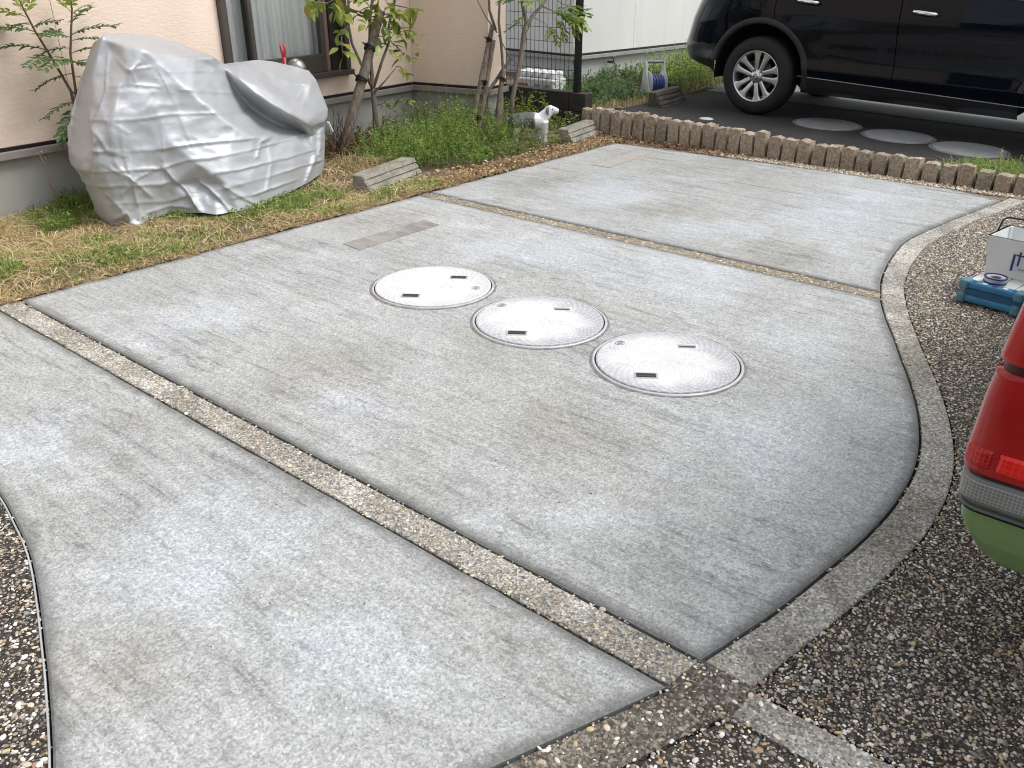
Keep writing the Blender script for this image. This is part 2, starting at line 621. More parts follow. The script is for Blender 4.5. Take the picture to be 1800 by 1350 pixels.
# middle slab: strip A, left edge, strip B, curved border
mid = [(1.402, .612)] + straight((1.402, 1.0), (1.402, 4.19), .07, .0013) + straight((1.402, 4.19), (4.010, 4.19), .3, .004) + straight((4.010, 4.19), (4.010, 1.099), .4) + [(4.010, 1.099)] + cut(BI, 1.48, 3.92)
near = [(1.289, 4.24)] + straight((1.289, 3.9), (1.289, .70), .07, .0013) + [(1.289, .627)] + near_in + ARC
far = [(4.106, 1.130)] + straight((4.106, 1.4), (4.106, 4.19), .4) + straight((4.106, 4.19), (6.38, 4.206), .3, .004) + straight((6.38, 4.206), (6.44, 3.4), .3) + straight((6.44, 3.4), (6.487, 2.588), .3) + \
    straight((6.487, 2.588), (6.515, 1.102), .3) + cut(BI, 4.22, 6.42)
slab('concrete_slab', near, 0, M['concrete_a'])['label'] = 'pale concrete slab nearest the camera, with a curved edge at its left'
slab('concrete_slab', mid, 0, M['concrete_b'])['label'] = 'middle concrete slab holding the three white manhole covers'
slab('concrete_slab', far, 0, M['concrete_c'])['label'] = 'far concrete slab running up to the row of granite stones'
stripA = [(1.289, 4.24), (1.402, 4.24), (1.402, .612), (1.289, .627)]
stripB = [(4.010, 4.21), (4.106, 4.21), (4.106, 1.130), (4.010, 1.099)]
curveb = BI + BO[::-1]
nearb = [(1.402, .612), (1.289, .627), (.883, .785), (-.15, 1.20), (-.2, 1.08), (1.048, .589), (1.298, .491), (1.40, .486)]
cross = [(1.40, .486), (1.298, .491), (1.298, -1.6), (1.40, -1.6)]
for poly, lab, mt in ((stripA, 'long straight strip of washed pebbles between the near and middle slabs', 'band'),
                      (stripB, 'thin strip of washed pebbles between the middle and far slabs', 'band_far'),
                      (curveb, 'curved pale pebble border along the right edge of the slabs', 'band'),
                      (nearb, 'straight pebble border along the lower edge of the near slab', 'band_near'),
                      (cross, 'short pebble strip running to the lower right corner', 'band')):
    slab('aggregate_strip', poly, -.003, M[mt], thick=.06, bev=.004, edge=(.004, .012))['label'] = lab
slab('aggregate_strip', [(1.27, .645), (1.42, .63), (1.42, .47), (1.28, .475)], -.0046, M['band_near'], thick=.03, bev=.001, edge=(.002, .004))['label'] = 'cement fill at the junction of the pebble strips'
pav_r = BO + [(1.40, -3.0), (6.55, -3.0)]
pav_n = near_out + [(-.2, -3), (1.298, -3)]
pav_n = pav_n
pav_l = ARC[:-1] + [(.52, 4.24), (-2.5, 4.24), (-2.5, 1.3), (-.15, 1.20)]
for poly, lab in ((pav_r, 'dark exposed pebble paving at the right under the green car'), (pav_n, 'dark exposed pebble paving in the lower right corner'),
                  (pav_l, 'dark exposed pebble paving in the lower left corner beyond the curved joint')):
    slab('pebble_paving', poly, -.004, M['paving'], thick=.06, bev=.003, edge=(.004, .012))['label'] = lab
# dirt floor of the joints
bm = bmesh.new()
vs = [bm.verts.new(q) for q in ((-2.6, -3.2, -.024), (6.62, -3.2, -.024), (6.62, 4.3, -.024), (-2.6, 4.3, -.024))]
bm.faces.new(vs)
tag(obj('joint_bed', bm, M['joint']), 'dark dirt at the bottom of the joints between slabs', kind='structure')
# plastic edging that shows as a pale line along the curved joint
bm = bmesh.new()
tube(bm, [(x - .002, y, -.0015) for x, y in ARC], .0028, 6)
tag(obj('joint_strip', bm, plain('pale_joint_strip', (.42, .43, .45), .5), None, True), 'thin pale edging strip along the curved joint at the lower left', 'edging strip')


def pebble_field(name, polys, dens, size, palette, label, zoff, flat=.36, seed=0, subdiv=2, near_only=None):
    r = np.random.default_rng(seed + 100)
    P = []
    for poly in polys:
        A = np.array(poly)
        lo, hi = A.min(0), A.max(0)
        n = int((hi[0] - lo[0]) * (hi[1] - lo[1]) * dens)
        q = lo + r.random((n, 2)) * (hi - lo)
        q = q[inside(poly, q[:, 0], q[:, 1])]
        P.append(q)
    P = np.concatenate(P)
    if near_only is not None:
        P = P[near_only(P)]
    # drop pebbles that crowd each other (grid thinning)
    cell = size * 1.02
    key = np.floor(P / cell).astype(np.int64)
    _, idx = np.unique(key[:, 0] * 1000003 + key[:, 1], return_index=True)
    P = P[idx]
    n = len(P)
    s = size * np.clip(r.lognormal(-.12, .38, n), .35, 2.1)
    scl = np.stack([s * r.uniform(.42, .66, n), s * r.uniform(.28, .44, n), s * flat * r.uniform(.5, .9, n)], 1)
    rot = np.stack([r.normal(0, .22, n), r.normal(0, .22, n), r.uniform(0, 6.28, n)], 1)
    pal = np.array([c for c, w in palette])
    w = np.array([w for c, w in palette], float)
    ci = r.choice(len(pal), n, p=w / w.sum())
    col = pal[ci] * r.uniform(.72, 1.2, (n, 1))
    return instances(name, np.column_stack([P, np.full(n, zoff)]), scl, rot, col, M['pebble'], label, subdiv)


def instances(name, P, scl, rot, col, mat, label, subdiv=2):
    n = len(P)
    me = bpy.data.meshes.new(name)
    me.vertices.add(n)
    me.vertices.foreach_set('co', np.asarray(P, np.float32).ravel())
    for nm, arr in (('scl', scl), ('rot', rot)):
        a = me.attributes.new(nm, 'FLOAT_VECTOR', 'POINT')
        a.data.foreach_set('vector', np.asarray(arr, np.float32).ravel())
    a = me.attributes.new('pcol', 'FLOAT_COLOR', 'POINT')
    a.data.foreach_set('color', np.concatenate([np.clip(col, 0, .9), np.ones((n, 1))], 1).astype(np.float32).ravel())
    o = link(name, me)
    nt = bpy.data.node_groups.new(name + '_nodes', 'GeometryNodeTree')
    nt.interface.new_socket('Geometry', in_out='INPUT', socket_type='NodeSocketGeometry')
    nt.interface.new_socket('Geometry', in_out='OUTPUT', socket_type='NodeSocketGeometry')
    N = nt.nodes.new
    gi, go = N('NodeGroupInput'), N('NodeGroupOutput')
    ico = N('GeometryNodeMeshIcoSphere')
    ico.inputs['Radius'].default_value = 1
    ico.inputs['Subdivisions'].default_value = subdiv
    sm = N('GeometryNodeSetShadeSmooth')
    st = N('GeometryNodeSetMaterial')
    st.inputs['Material'].default_value = mat
    iop = N('GeometryNodeInstanceOnPoints')
    aS, aR = N('GeometryNodeInputNamedAttribute'), N('GeometryNodeInputNamedAttribute')
    for q, nm in ((aS, 'scl'), (aR, 'rot')):
        q.data_type = 'FLOAT_VECTOR'
        q.inputs['Name'].default_value = nm
    e2r = N('FunctionNodeEulerToRotation')
    L = nt.links.new
    L(ico.outputs['Mesh'], sm.inputs[0])
    L(sm.outputs[0], st.inputs['Geometry'])
    L(gi.outputs[0], iop.inputs['Points'])
    L(st.outputs[0], iop.inputs['Instance'])
    L(aS.outputs[0], iop.inputs['Scale'])
    L(aR.outputs[0], e2r.inputs[0])
    L(e2r.outputs[0], iop.inputs['Rotation'])
    L(iop.outputs[0], go.inputs[0])
    md = o.modifiers.new('instances', 'NODES')
    md.node_group = nt
    return tag(o, label, kind='stuff')


PAL = [((.78, .75, .68), 22), ((.62, .54, .42), 20), ((.42, .35, .25), 18), ((.34, .32, .295), 15), ((.46, .28, .17), 4), ((.09, .08, .07), 9), ((.22, .23, .26), 2), ((.22, .17, .12), 12), ((.60, .47, .25), 4)]
PALB = [((.66, .58, .45), 22), ((.50, .42, .30), 22), ((.34, .28, .20), 18), ((.75, .72, .66), 12), ((.45, .28, .16), 4), ((.16, .14, .12), 8)]


def nearish(P):
    d = np.hypot(P[:, 0], P[:, 1])
    return (d < 7.5) & (P[:, 1] > -1.3) & (P[:, 0] > -.5) & (d > .5)


def dd(P):
    return np.hypot(P[:, 0], P[:, 1])


pebble_field('pebbles', [pav_r], 30000, .0074, PAL, 'small rounded pebbles set in the dark paving at the right', -.0045, seed=1, near_only=lambda P: nearish(P) & (P[:, 1] > -.6 - .0 * P[:, 0]))
pebble_field('pebbles', [pav_n], 21000, .0084, PAL, 'coloured pebbles set in the paving at the lower right corner', -.0050, seed=2, near_only=nearish)
pebble_field('pebbles', [pav_l], 20000, .0082, PAL, 'coloured pebbles set in the paving at the lower left corner', -.0050, seed=3, near_only=nearish)
pebble_field('pebbles', [nearb, cross], 11000, .0092, PAL, 'mixed pebbles in the border below the near slab', -.0050, seed=4, near_only=nearish)
pebble_field('pebbles', [stripA], 6500, .0078, PALB, 'tan pebbles in the long strip between near and middle slabs', -.0035, seed=5)
pebble_field('pebbles', [stripB], 6000, .0085, PALB, 'tan pebbles in the thin strip before the far slab', -.0035, seed=6)
pebble_field('pebbles', [curveb], 4200, .0072, PALB, 'fine pale pebbles in the curved border', -.004, seed=7)
# loose cream gravel in front of the granite stones
grav = [(6.455, 3.5), (6.60, 3.5), (6.61, .8), (6.50, .8), (6.50, 1.102), (6.475, 1.698), (6.478, 2.588)]
slab('gravel_bed', [(6.36, 4.24), (6.62, 4.24), (6.62, .8), (6.44, .8)], -.0085, plain('gravel_bed_earth', (.22, .17, .12), .95, 0, .3, 30), thick=.03, bev=.001, edge=(.002, .004))['label'] = 'bed of earth between the far slab and the granite stones'
GP = [((.72, .62, .48), 30), ((.60, .47, .33), 20), ((.80, .75, .66), 20), ((.35, .25, .17), 12), ((.48, .44, .40), 10)]
pebble_field('gravel', [grav], 20000, .013, GP, 'loose cream gravel along the foot of the granite stones', .002, .7, seed=8, subdiv=1)

# ================================================================ manhole covers
def cover_mat(name, grime, side):
    g = G(name)
    s = g.sep(g.co)
    r = g.math('SQRT', g.math('ADD', g.math('MULTIPLY', s[0], s[0]), g.math('MULTIPLY', s[1], s[1])))
    ang = g.math('ARCTAN2', s[1], s[0])
    wv = g.math('SINE', g.math('MULTIPLY', r, 260))
    k = g.math('SINE', g.math('ADD', g.math('MULTIPLY', ang, 44), g.math('MULTIPLY', g.math('FLOOR', g.math('MULTIPLY', r, 41.4)), 1.57)))
    h = g.math('MULTIPLY', wv, k)
    n = g.noise(g.co, 9, 6, .65, .5)
    lean = g.math('ADD', g.math('MULTIPLY', s[0], side[0]), g.math('MULTIPLY', s[1], side[1]))
    d = g.math('ADD', g.math('ADD', g.math('MULTIPLY', r, 4.2), lean), g.math('MULTIPLY', n, 1.1))
    dirt = g.ramp(d, [(.55 + .45 * .9, 0), (1.0, 0)]) if grime == 0 else g.math('MULTIPLY', g.ramp(g.math('MULTIPLY', d, .5), [(.62, 0), (.84, 1)]), grime)
    c = g.mix(g.math('MULTIPLY', g.ramp(h, [(0, 1), (.5, .3), (1, 0)]), .12), (.72, .725, .73), (.57, .58, .60))
    c = g.mix(dirt, c, g.mix(g.ramp(h, [(.2, 0), (.8, 1)]), (.38, .39, .42), (.56, .57, .60)))
    grit = g.math('MULTIPLY', g.ramp(g.noise(g.co, 60, 6, .8), [(.52, 0), (.62, 1)]), g.ramp(g.noise(g.co, 7, 4), [(.42, 0), (.62, .6)]))
    c = g.mix(grit, c, (.36, .35, .34))
    sm = g.ramp(g.noise(g.co, 3, 4), [(.58, 0), (.75, .35)])
    c = g.mix(sm, c, (.64, .65, .67))
    g.set(col=c, rough=.5, spec=.4, normal=g.bump(h, .35, .003))
    return g.m


rim_m = plain('cover_rim', (.52, .53, .545), .45, .1, .15, 14)
slot_m = plain('slot_black', (.02, .018, .018), .7)
plate_m = plain('slot_plate', (.40, .40, .42), .5)


def manhole(cx, cy, cz, r, label, slots, mats, logo=None, tilt=0, group='white manhole covers on the middle slab', dirty=None):
    t = thing('manhole_cover', label, 'manhole cover', (cx, cy, cz), (tilt, 0, 0), group)
    bm = bmesh.new()
    lathe(bm, [(r - .0125, -.004), (r - .0125, .0050), (r - .0115, .006), (r - .005, .006), (r - .001, .002), (r - .001, -.004)], 96)
    obj('rim', bm, mats[1], t, True)
    bm = bmesh.new()
    rr = lathe(bm, [(r - .004, .0008), (.001, .0008)], 64)
    obj('seat_ring', bm, M['joint'], t)
    bm = bmesh.new()
    rr = random.Random(label)
    ring_ = [[bm.verts.new(((r + q_ + (rr.uniform(0, .008) if q_ > .003 else 0)) * math.cos(a_), (r + q_ + (rr.uniform(0, .008) if q_ > .003 else 0)) * math.sin(a_), z_)) for a_ in np.linspace(0, 2 * math.pi, 120, endpoint=False)] for q_, z_ in ((-.001, .0022), (.005, .0008))]
    for k_ in range(120):
        bm.faces.new((ring_[0][k_], ring_[0][(k_ + 1) % 120], ring_[1][(k_ + 1) % 120], ring_[1][k_]))
    obj('grit_ring', bm, M['grit'], t)
    bm = bmesh.new()
    prof = [(r - .0185, .0), (r - .0185, .007), (r - .0200, .0088), (r - .030, .0095), (r - .034, .0080), (r - .05, .0092), (r * .6, .0102), (r * .3, .0108), (.004, .011)]
    rings = lathe(bm, prof, 96)
    bm.faces.new(rings[-1])
    obj('lid', bm, mats[0], t, True)
    for sx, sy, a, open_ in slots:
        bm = bmesh.new()
        box(bm, -.045, .045, -.026, .026, .009, .0112, .001)
        q = obj('slot_plate', bm, plate_m if open_ else mats[0], t)
        q.location = (sx, sy, 0)
        q.rotation_euler = (0, 0, a)
        bm = bmesh.new()
        box(bm, -.037, .037, -.017, .017, .0095, .0118)
        obj('slot', bm, slot_m if open_ else plate_m, q)
        bm = bmesh.new()
        box(bm, -.033, .033, -.012, .000, .0105, .0127, .0004)
        obj('slot_bar', bm, plain('slot_bar', (.06, .05, .05), .6), q)
    if logo:
        bm = bmesh.new()
        for rr_, w in ((.021, .003), (.011, .002)):
            ring = [(rr_ - w, .0104), (rr_ - w, .0118), (rr_, .0118), (rr_, .0104)]
            lathe(bm, ring, 20)
        box(bm, -.004, .004, -.006, .006, .0104, .0118)
        q = obj('emblem', bm, plain('emblem_grey', (.42, .43, .45), .5), t)
        q.location = (logo[0], logo[1], 0)
    return t


cm1, cm2, cm3 = cover_mat('clean_cover', .3, (.3, -.4)), cover_mat('grimy_cover', .85, (.35, -.5)), cover_mat('grimy_cover_b', .85, (.3, -.45))
A_ = R(-54)
manhole(2.7781, 2.8327, 0, .3, 'cleanest white manhole cover, nearest the grass, with rusty rim', [(-.176, -.024, A_, True), (.158, -.022, A_, True)], (cm1, plain('rusty_rim', (.47, .455, .44), .5, .1, .25, 10)), (.10, -.19))
manhole(2.7645, 2.1608, 0, .3, 'white manhole cover in the middle of the row of three', [(-.185, -.023, A_, True), (.158, -.005, A_, False)], (cm2, rim_m), (.02, .235))
manhole(2.7525, 1.5072, 0, .3, 'white manhole cover nearest the curved border, with grey scuffed edge', [(-.175, -.012, A_, True), (.165, .005, A_, False)], (cm3, rim_m), (.02, .235))


# flush repair patches
def patch(name, pts, label, c1, c2):
    g = G(label.split()[0] + '_patch_mat')
    n = g.noise(g.map(g.co, scale=(3, 1, 1)), 4, 6, .6, .5)
    c = g.mix(g.ramp(n, [(.38, 0), (.62, 1)]), c1, c2)
    c = g.mix(1.0, c, g.ramp(g.noise(g.co, 200, 3), [(.3, .75), (.7, 1.2)]), 'MULTIPLY')
    e = g.attr('edge')
    c = g.mix(g.math('MULTIPLY', e, .35), c, (.2, .195, .19))
    g.set(col=c, rough=.85, normal=g.bump(g.noise(g.co, 150, 3), .3, .003))
    o = slab(name, pts, .0035, g.m, gap=.001, thick=.004, bev=.002, edge=(.006, .02))
    del o['kind']
    return tag(o, label, 'repair patch')


patch('repair_patch', [(2.93, 3.55), (3.57, 3.565), (3.59, 3.715), (2.945, 3.715)], 'brownish rectangular repair patch in the middle slab before the wheel stop', (.22, .215, .215), (.37, .35, .305))
patch('repair_patch', [(5.53, 3.66), (6.25, 3.71), (6.26, 3.87), (5.52, 3.84)], 'faint brown repair patch at the back corner of the far slab', (.35, .345, .33), (.40, .37, .32))


# ================================================================ garden soil and neighbour's lot
def sheet(name, x0, x1, y0, y1, nx, ny, zf, mat, label, keep=None):
    xs, ys = np.linspace(x0, x1, nx), np.linspace(y0, y1, ny)
    X, Y = np.meshgrid(xs, ys)
    Z = zf(X, Y)
    V = np.stack([X.ravel(), Y.ravel(), Z.ravel()], 1)
    i = np.arange((nx - 1) * (ny - 1))
    a = (i // (nx - 1)) * nx + i % (nx - 1)
    F = np.stack([a, a + 1, a + nx + 1, a + nx], 1)
    if keep is not None:
        cx, cy = V[F].mean(1)[:, 0], V[F].mean(1)[:, 1]
        F = F[keep(cx, cy)]
    o = fastmesh(name, V, [F], None, mat, None, True)
    return tag(o, label, kind='structure')


g = G('garden_soil')
n = g.noise(g.co, 3.5, 6, .65)
c = g.ramp(n, [(.3, (.085, .062, .042)), (.55, (.17, .125, .082)), (.75, (.26, .20, .13))])
c = g.mix(1.0, c, g.ramp(g.noise(g.co, 90, 4), [(.3, .55), (.7, 1.45)]), 'MULTIPLY')
g.set(col=c, rough=.95, normal=g.bump(g.noise(g.co, 70, 5), .8, .012))
M['soil'] = g.m


def soil_z(X, Y):
    return -.004 - .010 * np.clip((Y - 4.2) / .1, 0, 1) + .018 * vnoise(X, Y, 3.1, 3) * np.clip((Y - 4.18) / .1, .15, 1) + .03 * vnoise(X, Y, .9, 5) * np.clip((Y - 4.25) / .6, 0, 1) + .012 * vnoise(X, Y, 11, 6)


sheet('garden_soil', -2.6, 6.68, 4.185, 6.6, 190, 60, soil_z, M['soil'], 'bare brown garden soil between the slabs and the peach house')


def lot_z(x, y):
    return .085 + .030 * (y - 3.73)


g = G('lot_asphalt')
n = g.noise(g.co, 1.1, 6, .6)
c = g.ramp(n, [(.3, (.028, .027, .026)), (.6, (.040, .038, .036)), (.8, (.058, .054, .05))])
c = g.mix(1.0, c, g.ramp(g.noise(g.co, 130, 3), [(.3, .7), (.7, 1.35)]), 'MULTIPLY')
sp = g.math('MULTIPLY', g.math('LESS_THAN', g.vor(g.co, 18), .1), g.math('GREATER_THAN', g.sep(g.vor(g.co, 18, 'Color'))[0], .8))
c = g.mix(g.math('MULTIPLY', sp, .6), c, (.3, .28, .25))
g.set(col=c, rough=.9, spec=.3, normal=g.bump(g.noise(g.co, 120, 3), .4, .004))
sheet('neighbour_lot', 6.70, 9.05, -3.2, 4.78, 30, 60, lambda X, Y: lot_z(X, Y), g.m, 'dark asphalt parking lot under the black car')
g = G('lot_concrete')
n = g.noise(g.co, 1.4, 6, .6)
g.set(col=g.ramp(n, [(.3, (.12, .125, .12)), (.7, (.18, .185, .18))]), rough=.88)
sheet('neighbour_concrete', 9.05, 14, -3.2, 5.0, 20, 30, lambda X, Y: lot_z(X, Y) + .004, g.m, 'light concrete ground beyond the black car')
sheet('bed_soil', 6.86, 12, 4.78, 7.6, 60, 40, lambda X, Y: .10 + .04 * vnoise(X, Y, 3, 2) + .03 * (Y - 4.78), M['soil'], 'soil bed in front of the white house')

# neighbour's covers
nm_m = plain('worn_grey_cover', (.33, .34, .34), .55, .2, .15, 10)
nm_r = plain('worn_grey_rim', (.22, .22, .22), .6, .2, .15, 10)
for (x, y, r, lab) in ((8.10, 3.00, .3, 'worn grey manhole cover on the asphalt, nearest the rear wheel of the black car'), (8.02, 2.33, .3, 'middle worn grey manhole cover at the sill of the black car'),
                       (7.90, 1.72, .3, 'worn grey manhole cover on the asphalt nearest the grass tuft')):
    t = manhole(x, y, lot_z(x, y) + .001, r, lab, [], (nm_m, nm_r), None, R(1.7), 'grey manhole covers beside the black car')
t = thing('drain_cap', 'small round pale drain cap on asphalt before the black car wheel', 'drain cap', (7.50, 3.92, lot_z(7.5, 3.92)), (R(1.7), 0, 0))
bm = bmesh.new()
rr = lathe(bm, [(.062, -.003), (.062, .003), (.055, .007), (.002, .009)], 32)
bm.faces.new(rr[-1])
obj('lid', bm, plain('pale_cap', (.62, .63, .62), .5), t, True)
bm = bmesh.new()
lathe(bm, [(.071, -.003), (.071, .003), (.064, .004), (.064, -.003)], 32)
obj('rim', bm, nm_r, t, True)

# ================================================================ granite edging stones
g = G('granite')
rnd = g.obrand()
base = g.ramp(rnd, [(0, (.38, .30, .215)), (.35, (.30, .245, .195)), (.6, (.42, .345, .26)), (.8, (.33, .265, .20)), (1, (.45, .37, .285))])
gc = g.nt.nodes.new('ShaderNodeNewGeometry').outputs['Position']
n = g.noise(gc, 45, 6, .7)
c = g.mix(1.0, base, g.ramp(n, [(.3, .5), (.5, .95), (.7, 1.5)]), 'MULTIPLY')
c = g.mix(1.0, c, g.ramp(g.noise(gc, 230, 2), [(.3, .6), (.7, 1.5)]), 'MULTIPLY')
c = g.mix(g.ramp(g.noise(gc, 16, 4), [(.52, 0), (.72, .6)]), c, (.46, .42, .36))
g.set(col=c, rough=.9, spec=.3, normal=g.bump(g.noise(gc, 70, 5, .65), .8, .012))
M['granite'] = g.m
edging = thing('stone_edging', 'row of brown split granite stones edging the neighbour lot', 'stone edging', (6.66, 2.8, 0))
stone_meshes = []
for k in range(8):
    bm = bmesh.new()
    bmesh.ops.create_cube(bm, size=1)
    bmesh.ops.subdivide_edges(bm, edges=bm.edges, cuts=3, use_grid_fill=True)
    r = np.random.default_rng(40 + k)
    for v in bm.verts:
        p = v.co
        q = Vector((abs(p.x), abs(p.y), abs(p.z))) * 2
        edgey = sorted(q)[1]
        pull = .030 * max(0, (edgey - .6) / .4)
        v.co = p * (1 - pull)
        v.co += Vector((r.normal(0, .03), r.normal(0, .016), r.normal(0, .010)))
        v.co.z += .018 * math.sin(p.y * 6 + k) * (1 if p.z > .3 else 0)
        v.co.x *= 1 - .10 * (p.z + .5)
        v.co.y *= 1 - .11 * (p.z + .5)
    me = bpy.data.meshes.new('stone')
    bm.to_mesh(me)
    bm.free()
    me.materials.append(M['granite'])
    stone_meshes.append(me)
y = 4.72
k = 0
while y > .55:
    wd = rng.uniform(.090, .112)
    top = float(np.interp(y, [1.0, 2.2, 3.67, 4.7], [.118, .152, .206, .220])) + rng.normal(0, .007)
    o = bpy.data.objects.new('stone', stone_meshes[int(rng.integers(8))])
    C.objects.link(o)
    o.parent = edging
    lo = -.06
    o.scale = (rng.uniform(.10, .115), wd * 1.02, (top - lo) * 1.05)
    o.location = Vector((6.655 + rng.normal(0, .005), y - wd / 2, (top + lo) / 2)) - edging.location
    o.rotation_euler = (rng.normal(0, .03), rng.normal(0, .04), rng.normal(0, .05))
    y -= wd + rng.uniform(.009, .020)
    k += 1

# ================================================================ peach house
HT = R(5.2)
hL = Vector((-math.cos(HT), -math.sin(HT), 0))
hN = Vector((math.sin(HT), -math.cos(HT), 0))
house = thing('peach_house', 'peach rendered house with grey foundation and dark bronze window', 'house', (5.72, 5.98, 0))
house.rotation_euler = (0, 0, math.pi + HT)      # local x runs left along the wall, local y goes INTO the house
# local frame: x = left along wall, y = away from viewer is negative of outward -> outward is +y after the half turn


def hbox(name, x0, x1, y0, y1, z0, z1, m, parent=house, bev=0):
    bm = bmesh.new()
    box(bm, x0, x1, y0, y1, z0, z1, bev)
    return obj(name, bm, m, parent)


# outward = +y in local space (rotation by 180 + 5.2 degrees)
WT = 5.4
wx0, wx1, wz0 = .815, 2.045, .585      # window opening
hbox('wall_panel', .0, wx0, -.15, 0, .425, WT, M['peach'], bev=.003)
hbox('wall_panel', wx0, wx1, -.15, 0, .425, wz0, M['peach'], bev=.003)
hbox('wall_panel', wx0, wx1, -.15, 0, 2.25, WT, M['peach'], bev=.003)
hbox('wall_panel', wx1, 3.232, -.15, 0, .425, WT, M['peach'], bev=.003)
hbox('wall_panel', 3.235, 6.2, -.15, 0, .425, WT, M['peach'], bev=.003)
hbox('wall_panel', 6.203, 10, -.15, 0, .425, WT, M['peach'], bev=.003)
# return wall that juts towards the viewer, and its short end face
JD = .79
JR = Matrix.Rotation(R(7), 4, 'Z')


def jbox(name, x0, x1, y0, y1, z0, z1, m, bev=0):
    bm = bmesh.new()
    box(bm, x0, x1, y0, y1, z0, z1, bev, JR)
    return obj(name, bm, m, house)


jbox('wall_panel', -.15, -.003, -.15, JD - .004, .425, WT, M['peach'], bev=.003)
jbox('wall_panel', -.32, -.0035, JD - .0035, JD, .4252, WT, M['peach'])
hbox('foundation', .0, 10, -.16, -.02, -.2, .42, M['foundation'])
jbox('foundation', -.31, -.022, -.16, JD - .02, -.2, .42, M['foundation'])
for nm, a in (('flashing', (.034, 10, -.02, .032)), ('flashing', (-.02, .032, .0, JD + .032)), ('flashing', (-.32, -.0205, JD - .02, JD + .0322))):
    bm = bmesh.new()
    x0, x1, y0, y1 = a
    box(bm, x0, x1, y0, y1, .358, .404, .004, JR if x0 < 0 else None)
    obj(nm, bm, M['flashing'], house)
    bm = bmesh.new()
    if x1 - x0 > y1 - y0:
        box(bm, x0, x1, y0, y1 - .022, .4045, .424, 0, JR if x0 < 0 else None)
    else:
        box(bm, x0, x1 - .022, y0, y1 - .024, .4046, .4238, 0, JR if x0 < 0 else None)
    obj('shadow_gap_strip', bm, M['bronze_dark'], house)  # dark strip: shade of the gap above the flashing, put in as colour
# window
win = obj('window', bmesh.new(), None, house)
bm = bmesh.new()
F0, F1 = -.05, .045
box(bm, wx0, wx0 + .05, F0, F1, wz0 + .03, 2.25, .004)
box(bm, wx1 - .05, wx1, F0, F1, wz0 + .03, 2.25, .004)
box(bm, wx0 + .05, wx1 - .05, F0, F1 - .002, 2.20, 2.25, .004)
win.data = bpy.data.meshes.new('window')
bm.to_mesh(win.data)
bm.free()
win.data.materials.append(M['bronze'])
bm = bmesh.new()
box(bm, wx0 - .012, wx1 + .012, F0, F1 + .022, wz0 - .012, wz0 + .029, .004)
obj('window_sill', bm, M['bronze'], win)
zb = wz0 + .10
# left fixed light (bare glass, dark room) and right sash with curtain
bm = bmesh.new()
box(bm, 1.755, 1.812, -.035, .018, wz0 + .03, 2.2, .004)
box(bm, 1.05, 1.10, -.03, .014, wz0 + .03, 2.2, .004)
box(bm, 1.10, 1.755, -.03, .012, wz0 + .03, wz0 + .165, .004)
box(bm, 1.812, wx1 - .05, -.045, -.012, wz0 + .03, wz0 + .13, .004)
obj('sash', bm, M['bronze'], win)
bm = bmesh.new()
box(bm, .865, .98, -.045, -.012, wz0 + .03, 2.2, .004)
obj('dark_stile', bm, M['bronze_dark'], win)
bm = bmesh.new()
box(bm, 1.79, 1.8135, -.03, .0195, wz0 + .03, 2.2)
obj('dark_stile', bm, M['bronze_dark'], win)
gl = G('window_glass')
gl.set(col=(1, 1, 1), rough=.02, trans=1.0, ior=1.45, spec=.6)
bm = bmesh.new()
box(bm, 1.10, 1.755, -.012, -.006, wz0 + .165, 2.2)
obj('pane', bm, gl.m, win)
bm = bmesh.new()
box(bm, 1.812, wx1 - .05, -.03, -.024, wz0 + .13, 2.2)
obj('pane', bm, gl.m, win)
bm = bmesh.new()
box(bm, .98, 1.05, -.03, -.024, wz0 + .03, 2.2)
obj('pane', bm, plain('brown_panel', (.20, .13, .10), .4), win)
# lace curtain with folds
nx, nz = 160, 6
xs = np.linspace(1.02, 2.02, nx)
zs = np.linspace(wz0 + .05, 2.22, nz)
X, Z = np.meshgrid(xs, zs)
Y = -.085 + .012 * np.sin(X * 62 + 1.5 * np.sin(X * 9)) + .006 * np.sin(X * 133)
V = np.stack([X.ravel(), Y.ravel(), Z.ravel()], 1)
i = np.arange((nx - 1) * (nz - 1))
a = (i // (nx - 1)) * nx + i % (nx - 1)
g = G('lace_curtain')
st = g.noise(g.map(g.co, scale=(26, 1, .25)), 1, 4)
g.set(col=g.ramp(st, [(.35, (.62, .66, .64)), (.6, (.85, .87, .85))]), rough=.8)
fastmesh('curtain', V, [np.stack([a, a + 1, a + nx + 1, a + nx], 1)], None, g.m, win, True)
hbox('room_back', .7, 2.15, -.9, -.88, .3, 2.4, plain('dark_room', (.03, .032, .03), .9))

# ================================================================ white house
wh = thing('white_house', 'white sided house with pale grey foundation behind the wire fence', 'house', (8.42, 6.16, 0), (0, 0, R(-5.5)))


def wbox(name, x0, x1, y0, y1, z0, z1, m, bev=.002):
    bm = bmesh.new()
    box(bm, x0, x1, y0, y1, z0, z1, bev)
    return obj(name, bm, m, wh)


